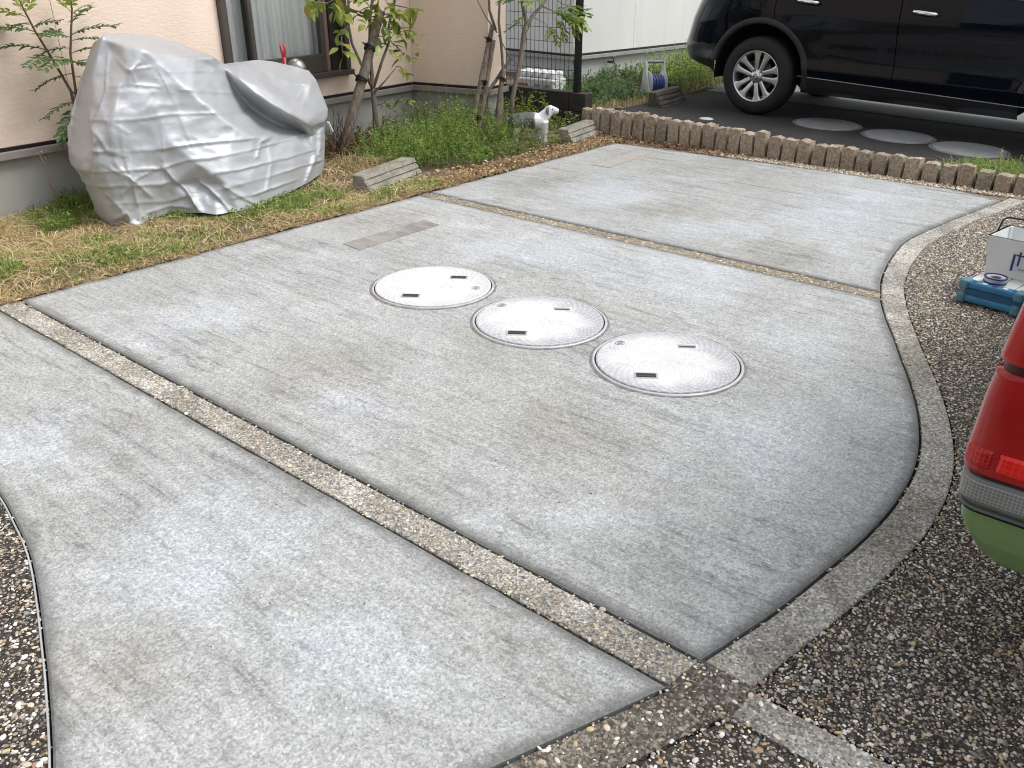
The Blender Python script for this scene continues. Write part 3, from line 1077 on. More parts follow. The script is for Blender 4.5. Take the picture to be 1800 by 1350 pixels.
# local: x runs to the right along the front, y runs back
wbox('wall_panel', .0, 1.10, .0, .15, .455, 5.5, M['white_wall'])
wbox('wall_panel', 1.103, 2.9, .0, .15, .455, 5.5, M['white_wall'])
wbox('wall_panel', 2.903, 9, .0, .15, .455, 5.5, M['white_wall'])
wbox('wall_panel', .0, .15, .153, 6, .455, 5.5, M['white_wall'])
wbox('foundation', .025, 9, .025, .16, -.2, .45, M['white_found'])
wbox('foundation', .026, .16, .162, 6, -.2, .45, M['white_found'])
wbox('flashing', -.03, 9, -.03, .02, .392, .43, plain('white_house_flashing', (.33, .335, .33), .5))
wbox('flashing', -.0305, .02, .0205, 6, .3925, .43, plain('white_house_flashing_b', (.33, .335, .33), .5))
wbox('shadow_gap_strip', -.01, 9, -.008, .02, .431, .4545, M['bronze_dark'])  # shadow line between flashing and wall, coloured in as a dark strip
wbox('shadow_gap_strip', -.0105, .02, .0205, 6, .431, .4545, M['bronze_dark'])

# little tap on the white house's foundation
tp = thing('outdoor_tap', 'small dark red tap on the pale foundation above the weeds', 'tap', (9.05, 6.04, .33))
bm = bmesh.new()
tube(bm, [(0, .06, 0), (0, -.03, 0), (0, -.055, -.02), (0, -.058, -.16)], [.014, .014, .013, .012], 10)
obj('spout', bm, plain('tap_brass', (.10, .07, .06), .4, .5), tp, True)
bm = bmesh.new()
tube(bm, [(0, -.02, .01), (0, -.02, .05)], .008, 8)
tube(bm, [(-.04, -.02, .055), (.04, -.02, .055)], .010, 8)
obj('handle', bm, plain('tap_red', (.16, .04, .035), .5), tp, True)

# ================================================================ block wall and wire fence
bw = thing('block_wall', 'low dark block wall under the black wire fence', 'wall', (6.78, 6.2, 0))
yy, q = 4.76 - 6.2, 0
for row, (z0, z1) in enumerate(((-.1, .155), (.160, .318))):
    yy = 4.76 - 6.2 - (.2 if row else 0)
    while yy < 1.6:
        bm = bmesh.new()
        box(bm, -.058, .058, max(yy, -1.44), yy + .388, z0, z1, .004)
        obj('block', bm, M['block'], bw)
        yy += .394
fence = thing('wire_fence', 'black welded wire fence with one square post on the low wall', 'fence', (6.78, 4.90, .318))
for y0 in (0.0, 2.0):
    bm = bmesh.new()
    box(bm, -.026, .026, y0 - .026, y0 + .026, 0, 1.55, .003)
    box(bm, -.028, .028, y0 - .028, y0 + .028, 1.55, 1.565, .003)
    obj('post', bm, M['black_metal'], fence)
bm = bmesh.new()
tube(bm, [(0, 0, .02), (0, 0, 1.5)], .0026, 6)
vw = bpy.data.meshes.new('vertical_wire')
bm.to_mesh(vw)
bm.free()
vw.materials.append(M['black_metal'])
for k in range(-1, 38):
    o = bpy.data.objects.new('vertical_wire', vw)
    C.objects.link(o)
    o.parent = fence
    o.location = (-.030, .03 + k * .0505 - (.02 if k < 0 else 0), 0)
for z in (.10, .145, .19, .43, .55, .67, .80, .93, 1.05, 1.2, 1.36, 1.41, 1.46):
    bm = bmesh.new()
    dx = -.052 if z in (.145, 1.41) else -.034
    tube(bm, [(dx, -.06, z), (dx, 1.93, z)], .0024, 6)
    obj('horizontal_wire', bm, M['black_metal'], fence)

# wrapped pack behind the fence
pk = thing('wrapped_pack', 'white shrink wrapped pack with an orange panel behind the wire fence', 'pack', (7.12, 5.36, .12), (0, 0, R(3)))
bm = bmesh.new()
box(bm, -.12, .12, 0, .46, 0, .25, .015)
obj('tray', bm, plain('pack_white', (.66, .67, .66), .35), pk)
for i in range(5):
    for j in range(2):
        bm = bmesh.new()
        rr = lathe(bm, [(.044, .0), (.046, .05), (.040, .068), (.018, .074), (.002, .074)], 16)
        bm.faces.new(rr[-1])
        o = obj('roll', bm, plain('pack_wrap', (.72, .73, .72), .25, coat=.3), pk, True)
        o.location = (-.055 + j * .11, .05 + i * .092, .245)
bm = bmesh.new()
box(bm, -.1225, -.1205, .30, .43, .09, .20)
obj('printed_panel', bm, plain('orange_print', (.45, .19, .04), .4), pk)
for y0 in (.04, .15):
    bm = bmesh.new()
    box(bm, -.1225, -.1205, y0, y0 + .07, .12, .20)
    obj('printed_panel', bm, plain('grey_blue_print', (.28, .32, .38), .4), pk)

# ================================================================ black SUV
def car_paint(name, col, rough=.12):
    g = G(name)
    w = g.noise(g.map(g.co, scale=(1, 1, 3.5)), 2.2, 3, .5, .8)
    g.set(col=col, rough=rough, coat=.55 if col[0] < .01 else .6, coatr=.03, spec=.05, normal=g.bump(w, .10, .05))
    if col[0] < .01:
        g.b.inputs['Coat IOR'].default_value = 1.36
    return g.m


black_paint = car_paint('black_paint', (.002, .0045, .009))
black_trim = plain('black_trim', (.018, .018, .018), .55, 0, .1)
tyre_m = plain('tyre_rubber', (.017, .017, .018), .75, 0, .12)
chrome = plain('chrome', (.85, .86, .88), .12, 1.0, .03)
alloy = plain('alloy_silver', (.72, .73, .75), .28, .9, .04)
dark_hole = plain('dark_recess', (.004, .004, .004), .9)
cary = 3.73
suv = thing('suv', 'glossy black SUV with silver alloy wheels parked beyond the granite stones', 'car', (8.90, cary, .085), (0, R(1.72), R(-90)))
RW, ARCH = .352, .452
U0, U1 = -.97, 3.66
ZB = 1.145          # belt line


def lean(w):
    return float(np.interp(w, [.2, .42, .56, .80, 1.0, 1.15, 1.62], [.12, .04, .0, .06, .14, .24, .60]))


def prof(w):
    return float(np.interp(w, [.20, .30, .40, .46, .55, .66, .80, .92, 1.0, 1.145, 1.62], [.90, .945, .962, .985, .972, .982, .997, 1.0, .985, .955, .74]))


def halfw(u, w):
    a, b = U0 + lean(w), U1 - lean(w) * .9
    t0, t1 = (u - a), (b - u)
    k = 1.0
    if t0 < .75:
        k *= 1 - .40 * (1 - max(t0, 0) / .75) ** 4.2
    if t1 < .9:
        k *= 1 - .5 * (1 - max(t1, 0) / .9) ** 2.8
    fl = 0
    for c in (0, 2.705):
        d = math.hypot(u - c, (w - .372))
        fl += .007 * math.exp(-((d - ARCH) / .11) ** 2)
    sc = -.007 * math.exp(-((w - .60 - .025 * u) / .09) ** 2) * (1 if .6 < u < 2.2 else max(0, 1 - abs(u - 1.4) / 1.3))
    return .905 * k * prof(w) + fl + sc


def body_side(sgn):
    bm = bmesh.new()
    nu, nw = 170, 40
    grid = []
    for i in range(nu + 1):
        row = []
        s = i / nu
        for j in range(nw + 1):
            t = j / nw
            uu = U0 + (U1 - U0) * s
            wl = float(np.interp(uu, [-1.0, -.85, -.5, -.38, 3.1, 3.3, 3.7], [.50, .44, .38, .255, .255, .33, .40]))
            w = wl + (ZB - wl) * t
            a, b = U0 + lean(w), U1 - lean(w) * .9
            u = a + (b - a) * s if (s < .0) else uu
            e0 = .55
            if uu < U0 + e0:
                u = a + (uu - U0) * (U0 + e0 - a) / e0
            if uu > U1 - e0:
                u = b - (U1 - uu) * (b - U1 + e0) / e0
            for c in (0, 2.705):
                d = math.hypot(u - c, w - .372)
                if abs(d - ARCH) < .017 and d > .01:
                    u, w = c + (u - c) * ARCH / d, .372 + (w - .372) * ARCH / d
            row.append(bm.verts.new((u, sgn * halfw(u, w), w)))
        grid.append(row)
    for i in range(nu):
        for j in range(nw):
            q = (grid[i][j], grid[i + 1][j], grid[i + 1][j + 1], grid[i][j + 1])
            if len(set(tuple(v.co) for v in q)) < 4:
                continue
            bm.faces.new(q if sgn < 0 else q[::-1])
    kill = []
    for f in bm.faces:
        c = f.calc_center_median()
        if any(math.hypot(c.x - k, c.z - .372) < ARCH for k in (0, 2.705)):
            kill.append(f)
    bmesh.ops.delete(bm, geom=kill, context='FACES')
    return bm


SEAMS = dict(rq=.13, b=1.235, f=2.33)
TL = math.tan(R(4.5))


def islands(bm):
    """a bmesh taken apart into its connected pieces, largest first"""
    seen, out = set(), []
    for f in bm.faces:
        if f in seen:
            continue
        st, grp = [f], []
        seen.add(f)
        while st:
            q = st.pop()
            grp.append(q)
            for e in q.edges:
                for k in e.link_faces:
                    if k not in seen:
                        seen.add(k)
                        st.append(k)
        nb, mp = bmesh.new(), {}
        for q in grp:
            for v in q.verts:
                if v not in mp:
                    mp[v] = nb.verts.new(v.co)
            nb.faces.new([mp[v] for v in q.verts])
        out.append((len(grp), nb))
    bm.free()
    return [b for n_, b in sorted(out, key=lambda t: -t[0]) if n_ > 3]


def split_side(sgn):
    bm = body_side(sgn)
    gap = .0035
    for u in SEAMS.values():
        for d in (-gap, gap):
            bmesh.ops.bisect_plane(bm, geom=list(bm.verts) + list(bm.edges) + list(bm.faces), plane_co=(u + d, 0, .55), plane_no=(1, 0, TL))
    for z in (.402, .410, .60):
        bmesh.ops.bisect_plane(bm, geom=list(bm.verts) + list(bm.edges) + list(bm.faces), plane_co=(0, 0, z), plane_no=(.022, 0, 1))
    parts = {}
    for f in bm.faces:
        c = f.calc_center_median()
        s = {k: (c.x - u) + (c.z - .55) * TL for k, u in SEAMS.items()}
        zz = c.z + .022 * c.x
        inmid = SEAMS['rq'] < s['rq'] + SEAMS['rq'] and s['f'] < 0
        dr = min(math.hypot(c.x, c.z - .372), math.hypot(c.x - 2.705, c.z - .372))
        if zz < .402 and -.3 < c.x < 3.0:
            key = 'sill'
        elif zz < .410 and -.3 < c.x < 3.0:
            key = 'gap'
        elif s['rq'] > gap and s['b'] < -gap and dr > ARCH + .06:
            key = 'door_rear'
        elif s['b'] > gap and s['f'] < -gap:
            key = 'door_front'
        elif min(abs(v) for v in s.values()) <= gap and dr > ARCH + .05:
            key = 'gap'
        elif c.x < -.30 and c.z < .60:
            key = 'bumper'
        else:
            key = 'body'
        parts.setdefault(key, []).append(f)
    out = {}
    for key, fs in parts.items():
        if key == 'gap':
            continue
        nb = bmesh.new()
        mp = {}
        for f in fs:
            for v in f.verts:
                if v not in mp:
                    mp[v] = nb.verts.new(v.co)
            try:
                nb.faces.new([mp[v] for v in f.verts])
            except ValueError:
                pass
        out[key] = nb
    bm.free()
    return out


def upper_shell():
    """roof, hood, rear end and glasshouse, lofted across the car"""
    bm = bmesh.new()
    us = np.linspace(U0 + lean(ZB) + .002, U1 - .25, 80)
    rows = []
    for u in us:
        top = float(np.interp(u, [-.66, -.5, -.3, -.1, .6, 1.5, 1.95, 2.5, 2.9, 3.4, 3.66], [1.17, 1.38, 1.54, 1.60, 1.655, 1.64, 1.56, 1.19, 1.17, 1.16, 1.15]))
        hb = halfw(float(np.clip(u, U0 + lean(min(top, ZB)) + .0, U1 - lean(min(top, ZB)) * .9)), min(top, ZB) - .004)
        row = []
        for k in range(17):
            t = k / 16 * math.pi
            c, s_ = math.cos(t), math.sin(t)
            zb = min(ZB, top - .03)
            z = zb - .004 + (top - zb) * abs(s_) ** .55
            y = -hb * (abs(c) ** .42) * (1 if c > 0 else -1)
            row.append(bm.verts.new((u, y, z)))
        rows.append(row)
    for a, b in zip(rows, rows[1:]):
        for k in range(16):
            bm.faces.new((a[k], b[k], b[k + 1], a[k + 1]))
    return bm


for sgn in (-1, 1):
    prt = split_side(sgn)
    for piece in islands(prt['body']):
        obj('body_panel', piece, black_paint, suv, True)
    obj('rear_bumper', prt['bumper'], plain('bumper_black', (.012, .0125, .014), .3, coat=.3), suv, True)
    obj('sill', prt['sill'], plain('sill_black', (.010, .011, .013), .28, coat=.4), suv, True)
    for key in ('door_rear', 'door_front'):
        d = obj('door', prt[key], black_paint, suv, True)
        hu = .30 if key == 'door_rear' else 1.30
        # handle: cup, grip, shadowed recess
        yy = sgn * (halfw(hu + .1, .985) + .002)
        bm = bmesh.new()
        rr = lathe(bm, [(.052, 0), (.048, -.012 * -sgn * -1), (.001, -.016 * -sgn * -1)], 24, 'Y')
        for v in bm.verts:
            v.co.x *= 1.9
            v.co.z *= .85
        o = obj('handle_cup', bm, dark_hole, d, True)
        o.location = (hu + .11, yy - sgn * .006, .990 + (.03 if hu < 1 else 0))
        bm = bmesh.new()
        pts = [(0, 0, .004), (.02, sgn * .030, .006), (.06, sgn * .040, .004), (.13, sgn * .040, -.001), (.185, sgn * .032, -.005), (.212, sgn * .002, -.007)]
        tube(bm, pts, [.015, .0185, .0185, .0180, .0155, .010], 12)
        o = obj('handle', bm, chrome, d, True)
        o.location = (hu, yy - sgn * .004, .992 + (.03 if hu < 1 else 0))
    # bright strip on the sill and at the belt
    bm = bmesh.new()
    pts = [(u, sgn * (halfw(u, .406 - .022 * u) + .001), .406 - .022 * u) for u in np.linspace(.40, 2.33, 24)]
    tube(bm, pts, .0045, 6)
    obj('sill_strip', bm, plain('sill_strip_grey', (.34, .36, .38), .3, .6), suv, True)
    bm = bmesh.new()
    pts = [(u, sgn * (halfw(u, ZB - .006) + .004), ZB - .002 - .012 * abs(u - 1.2)) for u in np.linspace(.15, 2.3, 24)]
    tube(bm, pts, .012, 8)
    obj('belt_strip', bm, chrome, suv, True)
    # wheel arch trims and liners
    for c in (0, 2.705):
        bm = bmesh.new()
        N_ = 40
        rings = []
        for i in range(N_ + 1):
            t = R(-11) + (R(180)) * i / N_
            ring = []
            for rr_, off in ((ARCH - .012, -.05), (ARCH - .010, .006), (ARCH + .002, .010), (ARCH + .036, .009), (ARCH + .044, .001)):
                u, w = c + rr_ * math.cos(t), .372 + rr_ * math.sin(t)
                ring.append(bm.verts.new((u, sgn * (halfw(u, max(w, .26)) + off), w)))
            rings.append(ring)
        for a, b in zip(rings, rings[1:]):
            for k in range(4):
                bm.faces.new((a[k], b[k], b[k + 1], a[k + 1]) if sgn > 0 else (a[k], a[k + 1], b[k + 1], b[k]))
        obj('arch_trim', bm, black_trim, suv, True)
        bm = bmesh.new()
        rings = []
        for i in range(N_ + 1):
            t = R(-10) + R(200) * i / N_
            rings.append([bm.verts.new((c + (ARCH - .006) * math.cos(t), sgn * yv, .372 + (ARCH - .006) * math.sin(t))) for yv in (.87, .55)])
        for a, b in zip(rings, rings[1:]):
            bm.faces.new((a[0], b[0], b[1], a[1]))
        bm.faces.new([r_[1] for r_ in rings])
        obj('arch_liner', bm, dark_hole, suv)
bm = upper_shell()
obj('roof_shell', bm, black_paint, suv, True)
for nm, fu in (('tailgate', lambda w: U0 + lean(w)), ('front_end', lambda w: U1 - lean(w) * .9)):
    bm = bmesh.new()
    rows = []
    for w in np.linspace(.46, ZB, 16):
        u = fu(w)
        h_ = halfw(u, w)
        dr = -1 if nm == 'tailgate' else 1
        rows.append([bm.verts.new((u + dr * .06 * (1 - (y_ / h_) ** 2), y_, w)) for y_ in np.linspace(-h_, h_, 19)])
    for a, b in zip(rows, rows[1:]):
        for k in range(18):
            bm.faces.new((a[k], a[k + 1], b[k + 1], b[k]))
    bmesh.ops.recalc_face_normals(bm, faces=bm.faces)
    obj(nm, bm, black_paint, suv, True)
# underbody and inner hull
bm = bmesh.new()
box(bm, -.55, 3.2, -.50, .50, .27, .9)
box(bm, .46, 2.25, -.80, .80, .275, .98)
obj('underbody', bm, dark_hole, suv)
bm = bmesh.new()
box(bm, -.72, -.44, -.52, .52, .47, .62)
box(bm, 3.12, 3.45, -.58, .58, .40, .85)
obj('bumper_core', bm, dark_hole, suv)


def wheel(parent, u, sgn, steer=0):
    w = obj('wheel', bmesh.new(), None, parent)
    w.location = (u, sgn * .785, RW)
    # tyre
    bm = bmesh.new()
    hw = .112
    prof_ = [(.226, -hw + .006), (.232, -hw - .004), (.26, -hw - .010), (.30, -hw - .008), (.328, -hw + .006), (.343, -hw + .026), (.351, -hw + .045)]
    for k, x in enumerate(np.linspace(-.055, .055, 9)):
        prof_.append((.353 if k % 2 == 0 else .346, x))
    prof_ += [(.351, hw - .045), (.343, hw - .026), (.328, hw - .006), (.30, hw + .008), (.26, hw + .010), (.226, hw - .006)]
    lathe(bm, prof_, 72, 'Y')
    w.data = bpy.data.meshes.new('wheel')
    bm.to_mesh(w.data)
    bm.free()
    w.data.materials.append(tyre_m)
    w.data.polygons.foreach_set('use_smooth', np.ones(len(w.data.polygons), bool))
    f = sgn          # outer direction
    bm = bmesh.new()
    o = hw
    lathe(bm, [(.231, f * (o - .002)), (.227, f * (o + .004)), (.221, f * (o + .002)), (.214, f * (o - .010)), (.204, f * (o - .035)), (.200, f * -.09)], 72, 'Y')
    obj('rim', bm, alloy, w, True)
    bm = bmesh.new()
    rr = lathe(bm, [(.150, f * .03), (.150, f * .045), (.05, f * .045), (.001, f * .05)], 40, 'Y')
    obj('brake_disc', bm, plain('brake_steel', (.09, .085, .08), .5, .6), w, True)
    bm = bmesh.new()
    rr = lathe(bm, [(.199, -f * .06), (.001, -f * .06)], 32, 'Y')
    obj('wheel_back', bm, dark_hole, w)
    # five twin spokes that widen at the rim
    for k in range(5):
        for d in (-1, 1):
            bm = bmesh.new()
            a0 = R(79 + 72 * k)
            aa, ab = a0 + d * R(15), a0 + d * R(13.5)
            secs = []
            for r_, wd, yo, th in ((.030, .016, o - .030, .03), (.075, .0195, o - .020, .028), (.13, .0215, o - .013, .026), (.175, .026, o - .008, .024), (.200, .038, o - .006, .024), (.219, .050, o - .004, .016)):
                ang = aa + (ab - aa) * r_ / .22
                off = d * .010 * (1 - r_ / .22)
                cx, cz = r_ * math.cos(ang), r_ * math.sin(ang)
                tx, tz = -math.sin(ang), math.cos(ang)
                secs.append([bm.verts.new((cx + tx * (q * wd + off), f * yy_, cz + tz * (q * wd + off))) for q, yy_ in ((-1, yo - th), (-.95, yo - .004), (-.45, yo), (.45, yo), (.95, yo - .004), (1, yo - th))])
            for p_, q_ in zip(secs, secs[1:]):
                for m_ in range(5):
                    v4 = (p_[m_], q_[m_], q_[m_ + 1], p_[m_ + 1])
                    bm.faces.new(v4)
            bm.faces.new(secs[0])
            bm.faces.new(secs[-1][::-1])
            bmesh.ops.recalc_face_normals(bm, faces=bm.faces)
            obj('spoke', bm, alloy, w)
    bm = bmesh.new()
    rr = lathe(bm, [(.062, f * (o - .05)), (.060, f * (o - .018)), (.040, f * (o - .012)), (.033, f * (o - .010)), (.030, f * (o - .004)), (.001, f * (o - .001))], 32, 'Y')
    obj('hub', bm, alloy, w, True)
    bm = bmesh.new()
    lathe(bm, [(.024, f * (o - .004)), (.022, f * (o + .001)), (.017, f * (o + .001)), (.016, f * (o - .004))], 28, 'Y')
    box(bm, -.022, .022, f * (o - .001) - .001, f * (o - .001) + .0015, -.0035, .0035)
    obj('emblem', bm, plain('hub_emblem', (.22, .23, .24), .3, .8), w, True)
    for k in range(5):
        bm = bmesh.new()
        rr = lathe(bm, [(.013, f * (o - .030)), (.013, f * (o - .0125)), (.0085, f * (o - .0122)), (.0085, f * (o - .024)), (.001, f * (o - .022))], 14, 'Y')
        q = obj('lug_nut', bm, plain('lug_dark', (.08, .08, .085), .4, .7), w, True)
        a0 = R(79 + 36 + 72 * k)
        q.location = (.052 * math.cos(a0), 0, .052 * math.sin(a0))
    return w


for u in (0, 2.705):
    for sgn in (-1, 1):
        wheel(suv, u, sgn)

# ================================================================ wheel stops
def wheel_stop(x, y, z, rz, ln, label, mat, hgt=.11):
    t = thing('wheel_stop', label, 'wheel stop', (x, y, z), (0, 0, rz), 'concrete wheel stops')
    bm = bmesh.new()
    # cross section in y-z with grooved slanted face towards -y, extruded along x
    prof_ = [(.085, -.05), (.085, hgt), (.0, hgt)]
    p0, p1 = Vector((.0, hgt)), Vector((-.075, .012))
    n_ = 3
    for k in range(n_):
        for tt, dpt in ((.10, 0), (.72, 0), (.78, .012), (.96, .012)):
            t_ = (k + tt) / n_
            q = p0.lerp(p1, t_)
            prof_.append((q.x + dpt * .8, q.y - dpt * .35))
    prof_ += [(-.085, .005), (-.085, -.05)]
    rings = []
    xs_ = [-ln / 2, -ln / 2 + .012] + list(np.linspace(-ln / 2 + .06, ln / 2 - .06, 9)) + [ln / 2 - .012, ln / 2]
    for i_, xx in enumerate(xs_):
        e_ = .94 if i_ in (0, len(xs_) - 1) else 1
        rings.append([bm.verts.new((xx + rng.normal(0, .0015), py * e_ + rng.normal(0, .0016), pz * e_ if pz > 0 else pz)) for py, pz in prof_])
    m_ = len(prof_)
    for a, b in zip(rings, rings[1:]):
        for k in range(m_):
            bm.faces.new((a[k], a[(k + 1) % m_], b[(k + 1) % m_], b[k]))
    bm.faces.new(rings[0][::-1])
    bm.faces.new(rings[-1])
    bmesh.ops.recalc_face_normals(bm, faces=bm.faces)
    obj('block', bm, mat, t)
    return t


g = G('mossy_concrete')
n = g.noise(g.co, 9, 6, .65)
c = g.ramp(n, [(.3, (.15, .14, .115)), (.55, (.29, .27, .225)), (.75, (.40, .375, .32))])
c = g.mix(1.0, c, g.ramp(g.noise(g.co, 140, 3), [(.3, .6), (.7, 1.35)]), 'MULTIPLY')
c = g.mix(g.ramp(g.noise(g.co, 5, 4), [(.55, 0), (.75, .45)]), c, (.17, .18, .09))
g.set(col=c, rough=.92, normal=g.bump(g.noise(g.co, 60, 5), .7, .008))
M['mossy'] = g.m
g = G('dark_wet_concrete')
n = g.noise(g.map(g.co, scale=(1, 6, 6)), 7, 6, .65)
g.set(col=g.ramp(n, [(.3, (.05, .042, .034)), (.7, (.15, .125, .10))]), rough=.85, normal=g.bump(g.noise(g.co, 60, 5), .6, .008))
wheel_stop(4.10, 4.57, 0, R(14), .66, 'weathered grooved concrete wheel stop beside the silver cover', M['mossy'], .125)
wheel_stop(6.34, 4.52, .0, R(10), .56, 'weathered grooved concrete wheel stop at the left end of the granite stones', M['mossy'], .125)
wheel_stop(7.98, 4.62, lot_z(8, 4.6), R(4), .56, 'dark stained concrete wheel stop behind the rear wheel of the black car', g.m, .135)

# ================================================================ hose reel
hr = thing('hose_reel', 'white garden hose reel with a blue drum standing in the weeds', 'hose reel', (8.36, 5.02, .10), (0, 0, R(-38)))
wp = plain('reel_white', (.62, .62, .58), .45, 0, .12, 9)
for sx in (-.10, .10):
    bm = bmesh.new()
    pts = [(sx, -.17, 0), (sx, .15, 0), (sx, .06, .36), (sx, .02, .36), (sx, -.02, .24)]
    vv = [bm.verts.new((p[0] - .008, p[1], p[2])) for p in pts]
    vw_ = [bm.verts.new((p[0] + .008, p[1], p[2])) for p in pts]
    bm.faces.new(vv)
    bm.faces.new(vw_[::-1])
    for k in range(5):
        bm.faces.new((vv[k], vw_[k], vw_[(k + 1) % 5], vv[(k + 1) % 5]))
    bmesh.ops.recalc_face_normals(bm, faces=bm.faces)
    obj('side_frame', bm, wp, hr)
bm = bmesh.new()
tube(bm, [(-.10, .04, .35), (.10, .04, .35)], .016, 10)
obj('grip', bm, plain('reel_grip', (.28, .28, .25), .6), hr, True)
bm = bmesh.new()
prof_ = []
lathe(bm, [(.04, -.088), (.125, -.088), (.13, -.082), (.125, -.076), (.06, -.07), (.06, .07), (.125, .076), (.13, .082), (.125, .088), (.04, .088)], 32, 'Y')
o = obj('drum', bm, plain('reel_flange', (.50, .52, .54), .45), hr, True)
o.rotation_euler = (0, 0, R(90))
o.location = (0, -.03, .135)
bm = bmesh.new()
for k in range(9):
    rr_ = .078 + .011 * (k % 2)
    pts = [(rr_ * math.cos(t), -.064 + k * .016, rr_ * math.sin(t)) for t in np.linspace(0, 2 * math.pi, 28)]
    tube(bm, pts, .0095, 6)
o = obj('hose', bm, plain('blue_hose', (.06, .09, .25), .4), hr, True)
o.rotation_euler = (0, 0, R(90))
o.location = (0, -.03, .135)
bm = bmesh.new()
tube(bm, [(.118, -.03, .135), (.15, -.03, .135), (.15, .03, .165), (.175, .03, .165)], .009, 8)
obj('crank', bm, plain('crank_black', (.03, .03, .03), .5), hr, True)

# ================================================================ white animal figure in the weeds
orn = thing('animal_statue', 'white animal statue with a dark grey back standing in the weeds', 'statue', (5.98, 4.72, -.012), (0, 0, R(-44)))
bm = bmesh.new()
tube(bm, [(-.26, 0, .165), (-.22, 0, .185), (-.14, 0, .195), (-.05, 0, .195), (.03, 0, .185), (.065, 0, .18)], [.02, .062, .072, .072, .066, .03], 14)
tube(bm, [(.01, 0, .19), (.055, 0, .235), (.095, 0, .275)], [.064, .052, .042], 12)
tube(bm, [(.065, 0, .275), (.10, 0, .285), (.14, -.004, .277), (.172, -.006, .268)], [.030, .040, .030, .021], 12)
for x0, y_ in ((.045, -.038), (.005, .040), (-.20, -.040), (-.23, .040)):
    tube(bm, [(x0, y_ * .8, .19), (x0 + .004, y_, .11), (x0 - .002, y_, .04), (x0 + .010, y_, .012), (x0 + .012, y_, .0)], [.044, .030, .024, .028, .027], 10)
tube(bm, [(-.255, 0, .19), (-.285, 0, .23), (-.28, 0, .26)], [.018, .014, .008], 8)
g = G('figure_glaze')
sx_ = g.sep(g.co)
n = g.noise(g.co, 13, 4, .6)
nz = g.math('MULTIPLY', g.math('SUBTRACT', n, .5), .10)
m_ = g.math('MULTIPLY', g.ramp(g.math('ADD', g.math('MULTIPLY', sx_[0], -1.0), nz), [(.030, 0), (.045, 1)]), g.ramp(g.math('ADD', sx_[2], nz), [(.13, 0), (.145, 1)]))
c = g.mix(m_, (.70, .71, .71), g.ramp(g.noise(g.map(g.co, scale=(1, 1, .4)), 30, 4), [(.35, (.05, .055, .05)), (.65, (.17, .17, .155))]))
c = g.mix(g.ramp(g.noise(g.co, 26, 5, .7), [(.60, 0), (.70, .7)]), c, (.12, .12, .12))
g.set(col=c, rough=.45, normal=g.bump(n, .2, .006))
fig = obj('figure', bm, g.m, orn, True)
for nm_, p_, r_ in (('nose', (.188, -.006, .272), .009), ('eye', (.118, -.034, .294), .006), ('eye', (.118, .034, .294), .006)):
    bm = bmesh.new()
    bmesh.ops.create_icosphere(bm, subdivisions=2, radius=r_)
    o = obj(nm_, bm, M['black_metal'], orn, True)
    o.location = p_
for y_ in (-.036, .036):
    bm = bmesh.new()
    tube(bm, [(.080, y_ * .8, .305), (.072, y_ * 1.15, .300), (.070, y_ * 1.3, .270), (.074, y_ * 1.25, .250)], [.008, .013, .013, .006], 8)
    obj('ear', bm, plain('ear_grey', (.16, .16, .155), .5), orn, True)
rm = fig.modifiers.new('remesh', 'REMESH')
rm.mode = 'VOXEL'
rm.voxel_size = .007
rm.use_smooth_shade = True
sm_ = fig.modifiers.new('smooth', 'SMOOTH')
sm_.iterations = 6
sm_.factor = .5

# ================================================================ low work platform with things on it
pf = thing('work_platform', 'low white slatted work platform with a blue double bar end frame', 'work platform', (4.19, .70, 0), (0, 0, R(-9)))
blue = plain('blue_plastic', (.035, .22, .42), .4, 0, .15, 7)
blued = plain('blue_plastic_dark', (.02, .10, .22), .45)
ivory = plain('slat_white', (.72, .73, .70), .45, 0, .06)
for z0, z1, x0, m_ in ((.008, .042, .0, blue), (.072, .106, .004, blue)):
    bm = bmesh.new()
    box(bm, x0, x0 + .05, -.42, .115, z0, z1, .010)
    obj('end_bar', bm, m_, pf)
bm = bmesh.new()
box(bm, .008, .045, -.40, .10, .042, .072)
obj('bar_web', bm, blued, pf)
for y0 in (-.155, .085):
    bm = bmesh.new()
    box(bm, -.008, .062, y0 + .004, y0 + .044, .002, .05, .010)
    box(bm, -.006, .060, y0 + .002, y0 + .046, .066, .110, .010)
    obj('corner_bumper', bm, plain('corner_grey_blue', (.10, .24, .32), .5, 0, .3, 30), pf)
for k in range(6):
    bm = bmesh.new()
    box(bm, .052, .95, .108 - .062 - k * .066, .108 - k * .066, .080, .100, .003)
    obj('slat', bm, ivory, pf)
for k in range(7):
    bm = bmesh.new()
    box(bm, .012, .034, .06 - k * .045, .082 - k * .045, .1055, .1075)
    obj('tick_mark', bm, plain('tick_white', (.75, .76, .76), .5) if k % 2 else plain('tick_dark', (.05, .07, .16), .5), pf)
bm = bmesh.new()
box(bm, .93, .97, -.40, .11, .0, .10, .006)
obj('far_frame', bm, blue, pf)
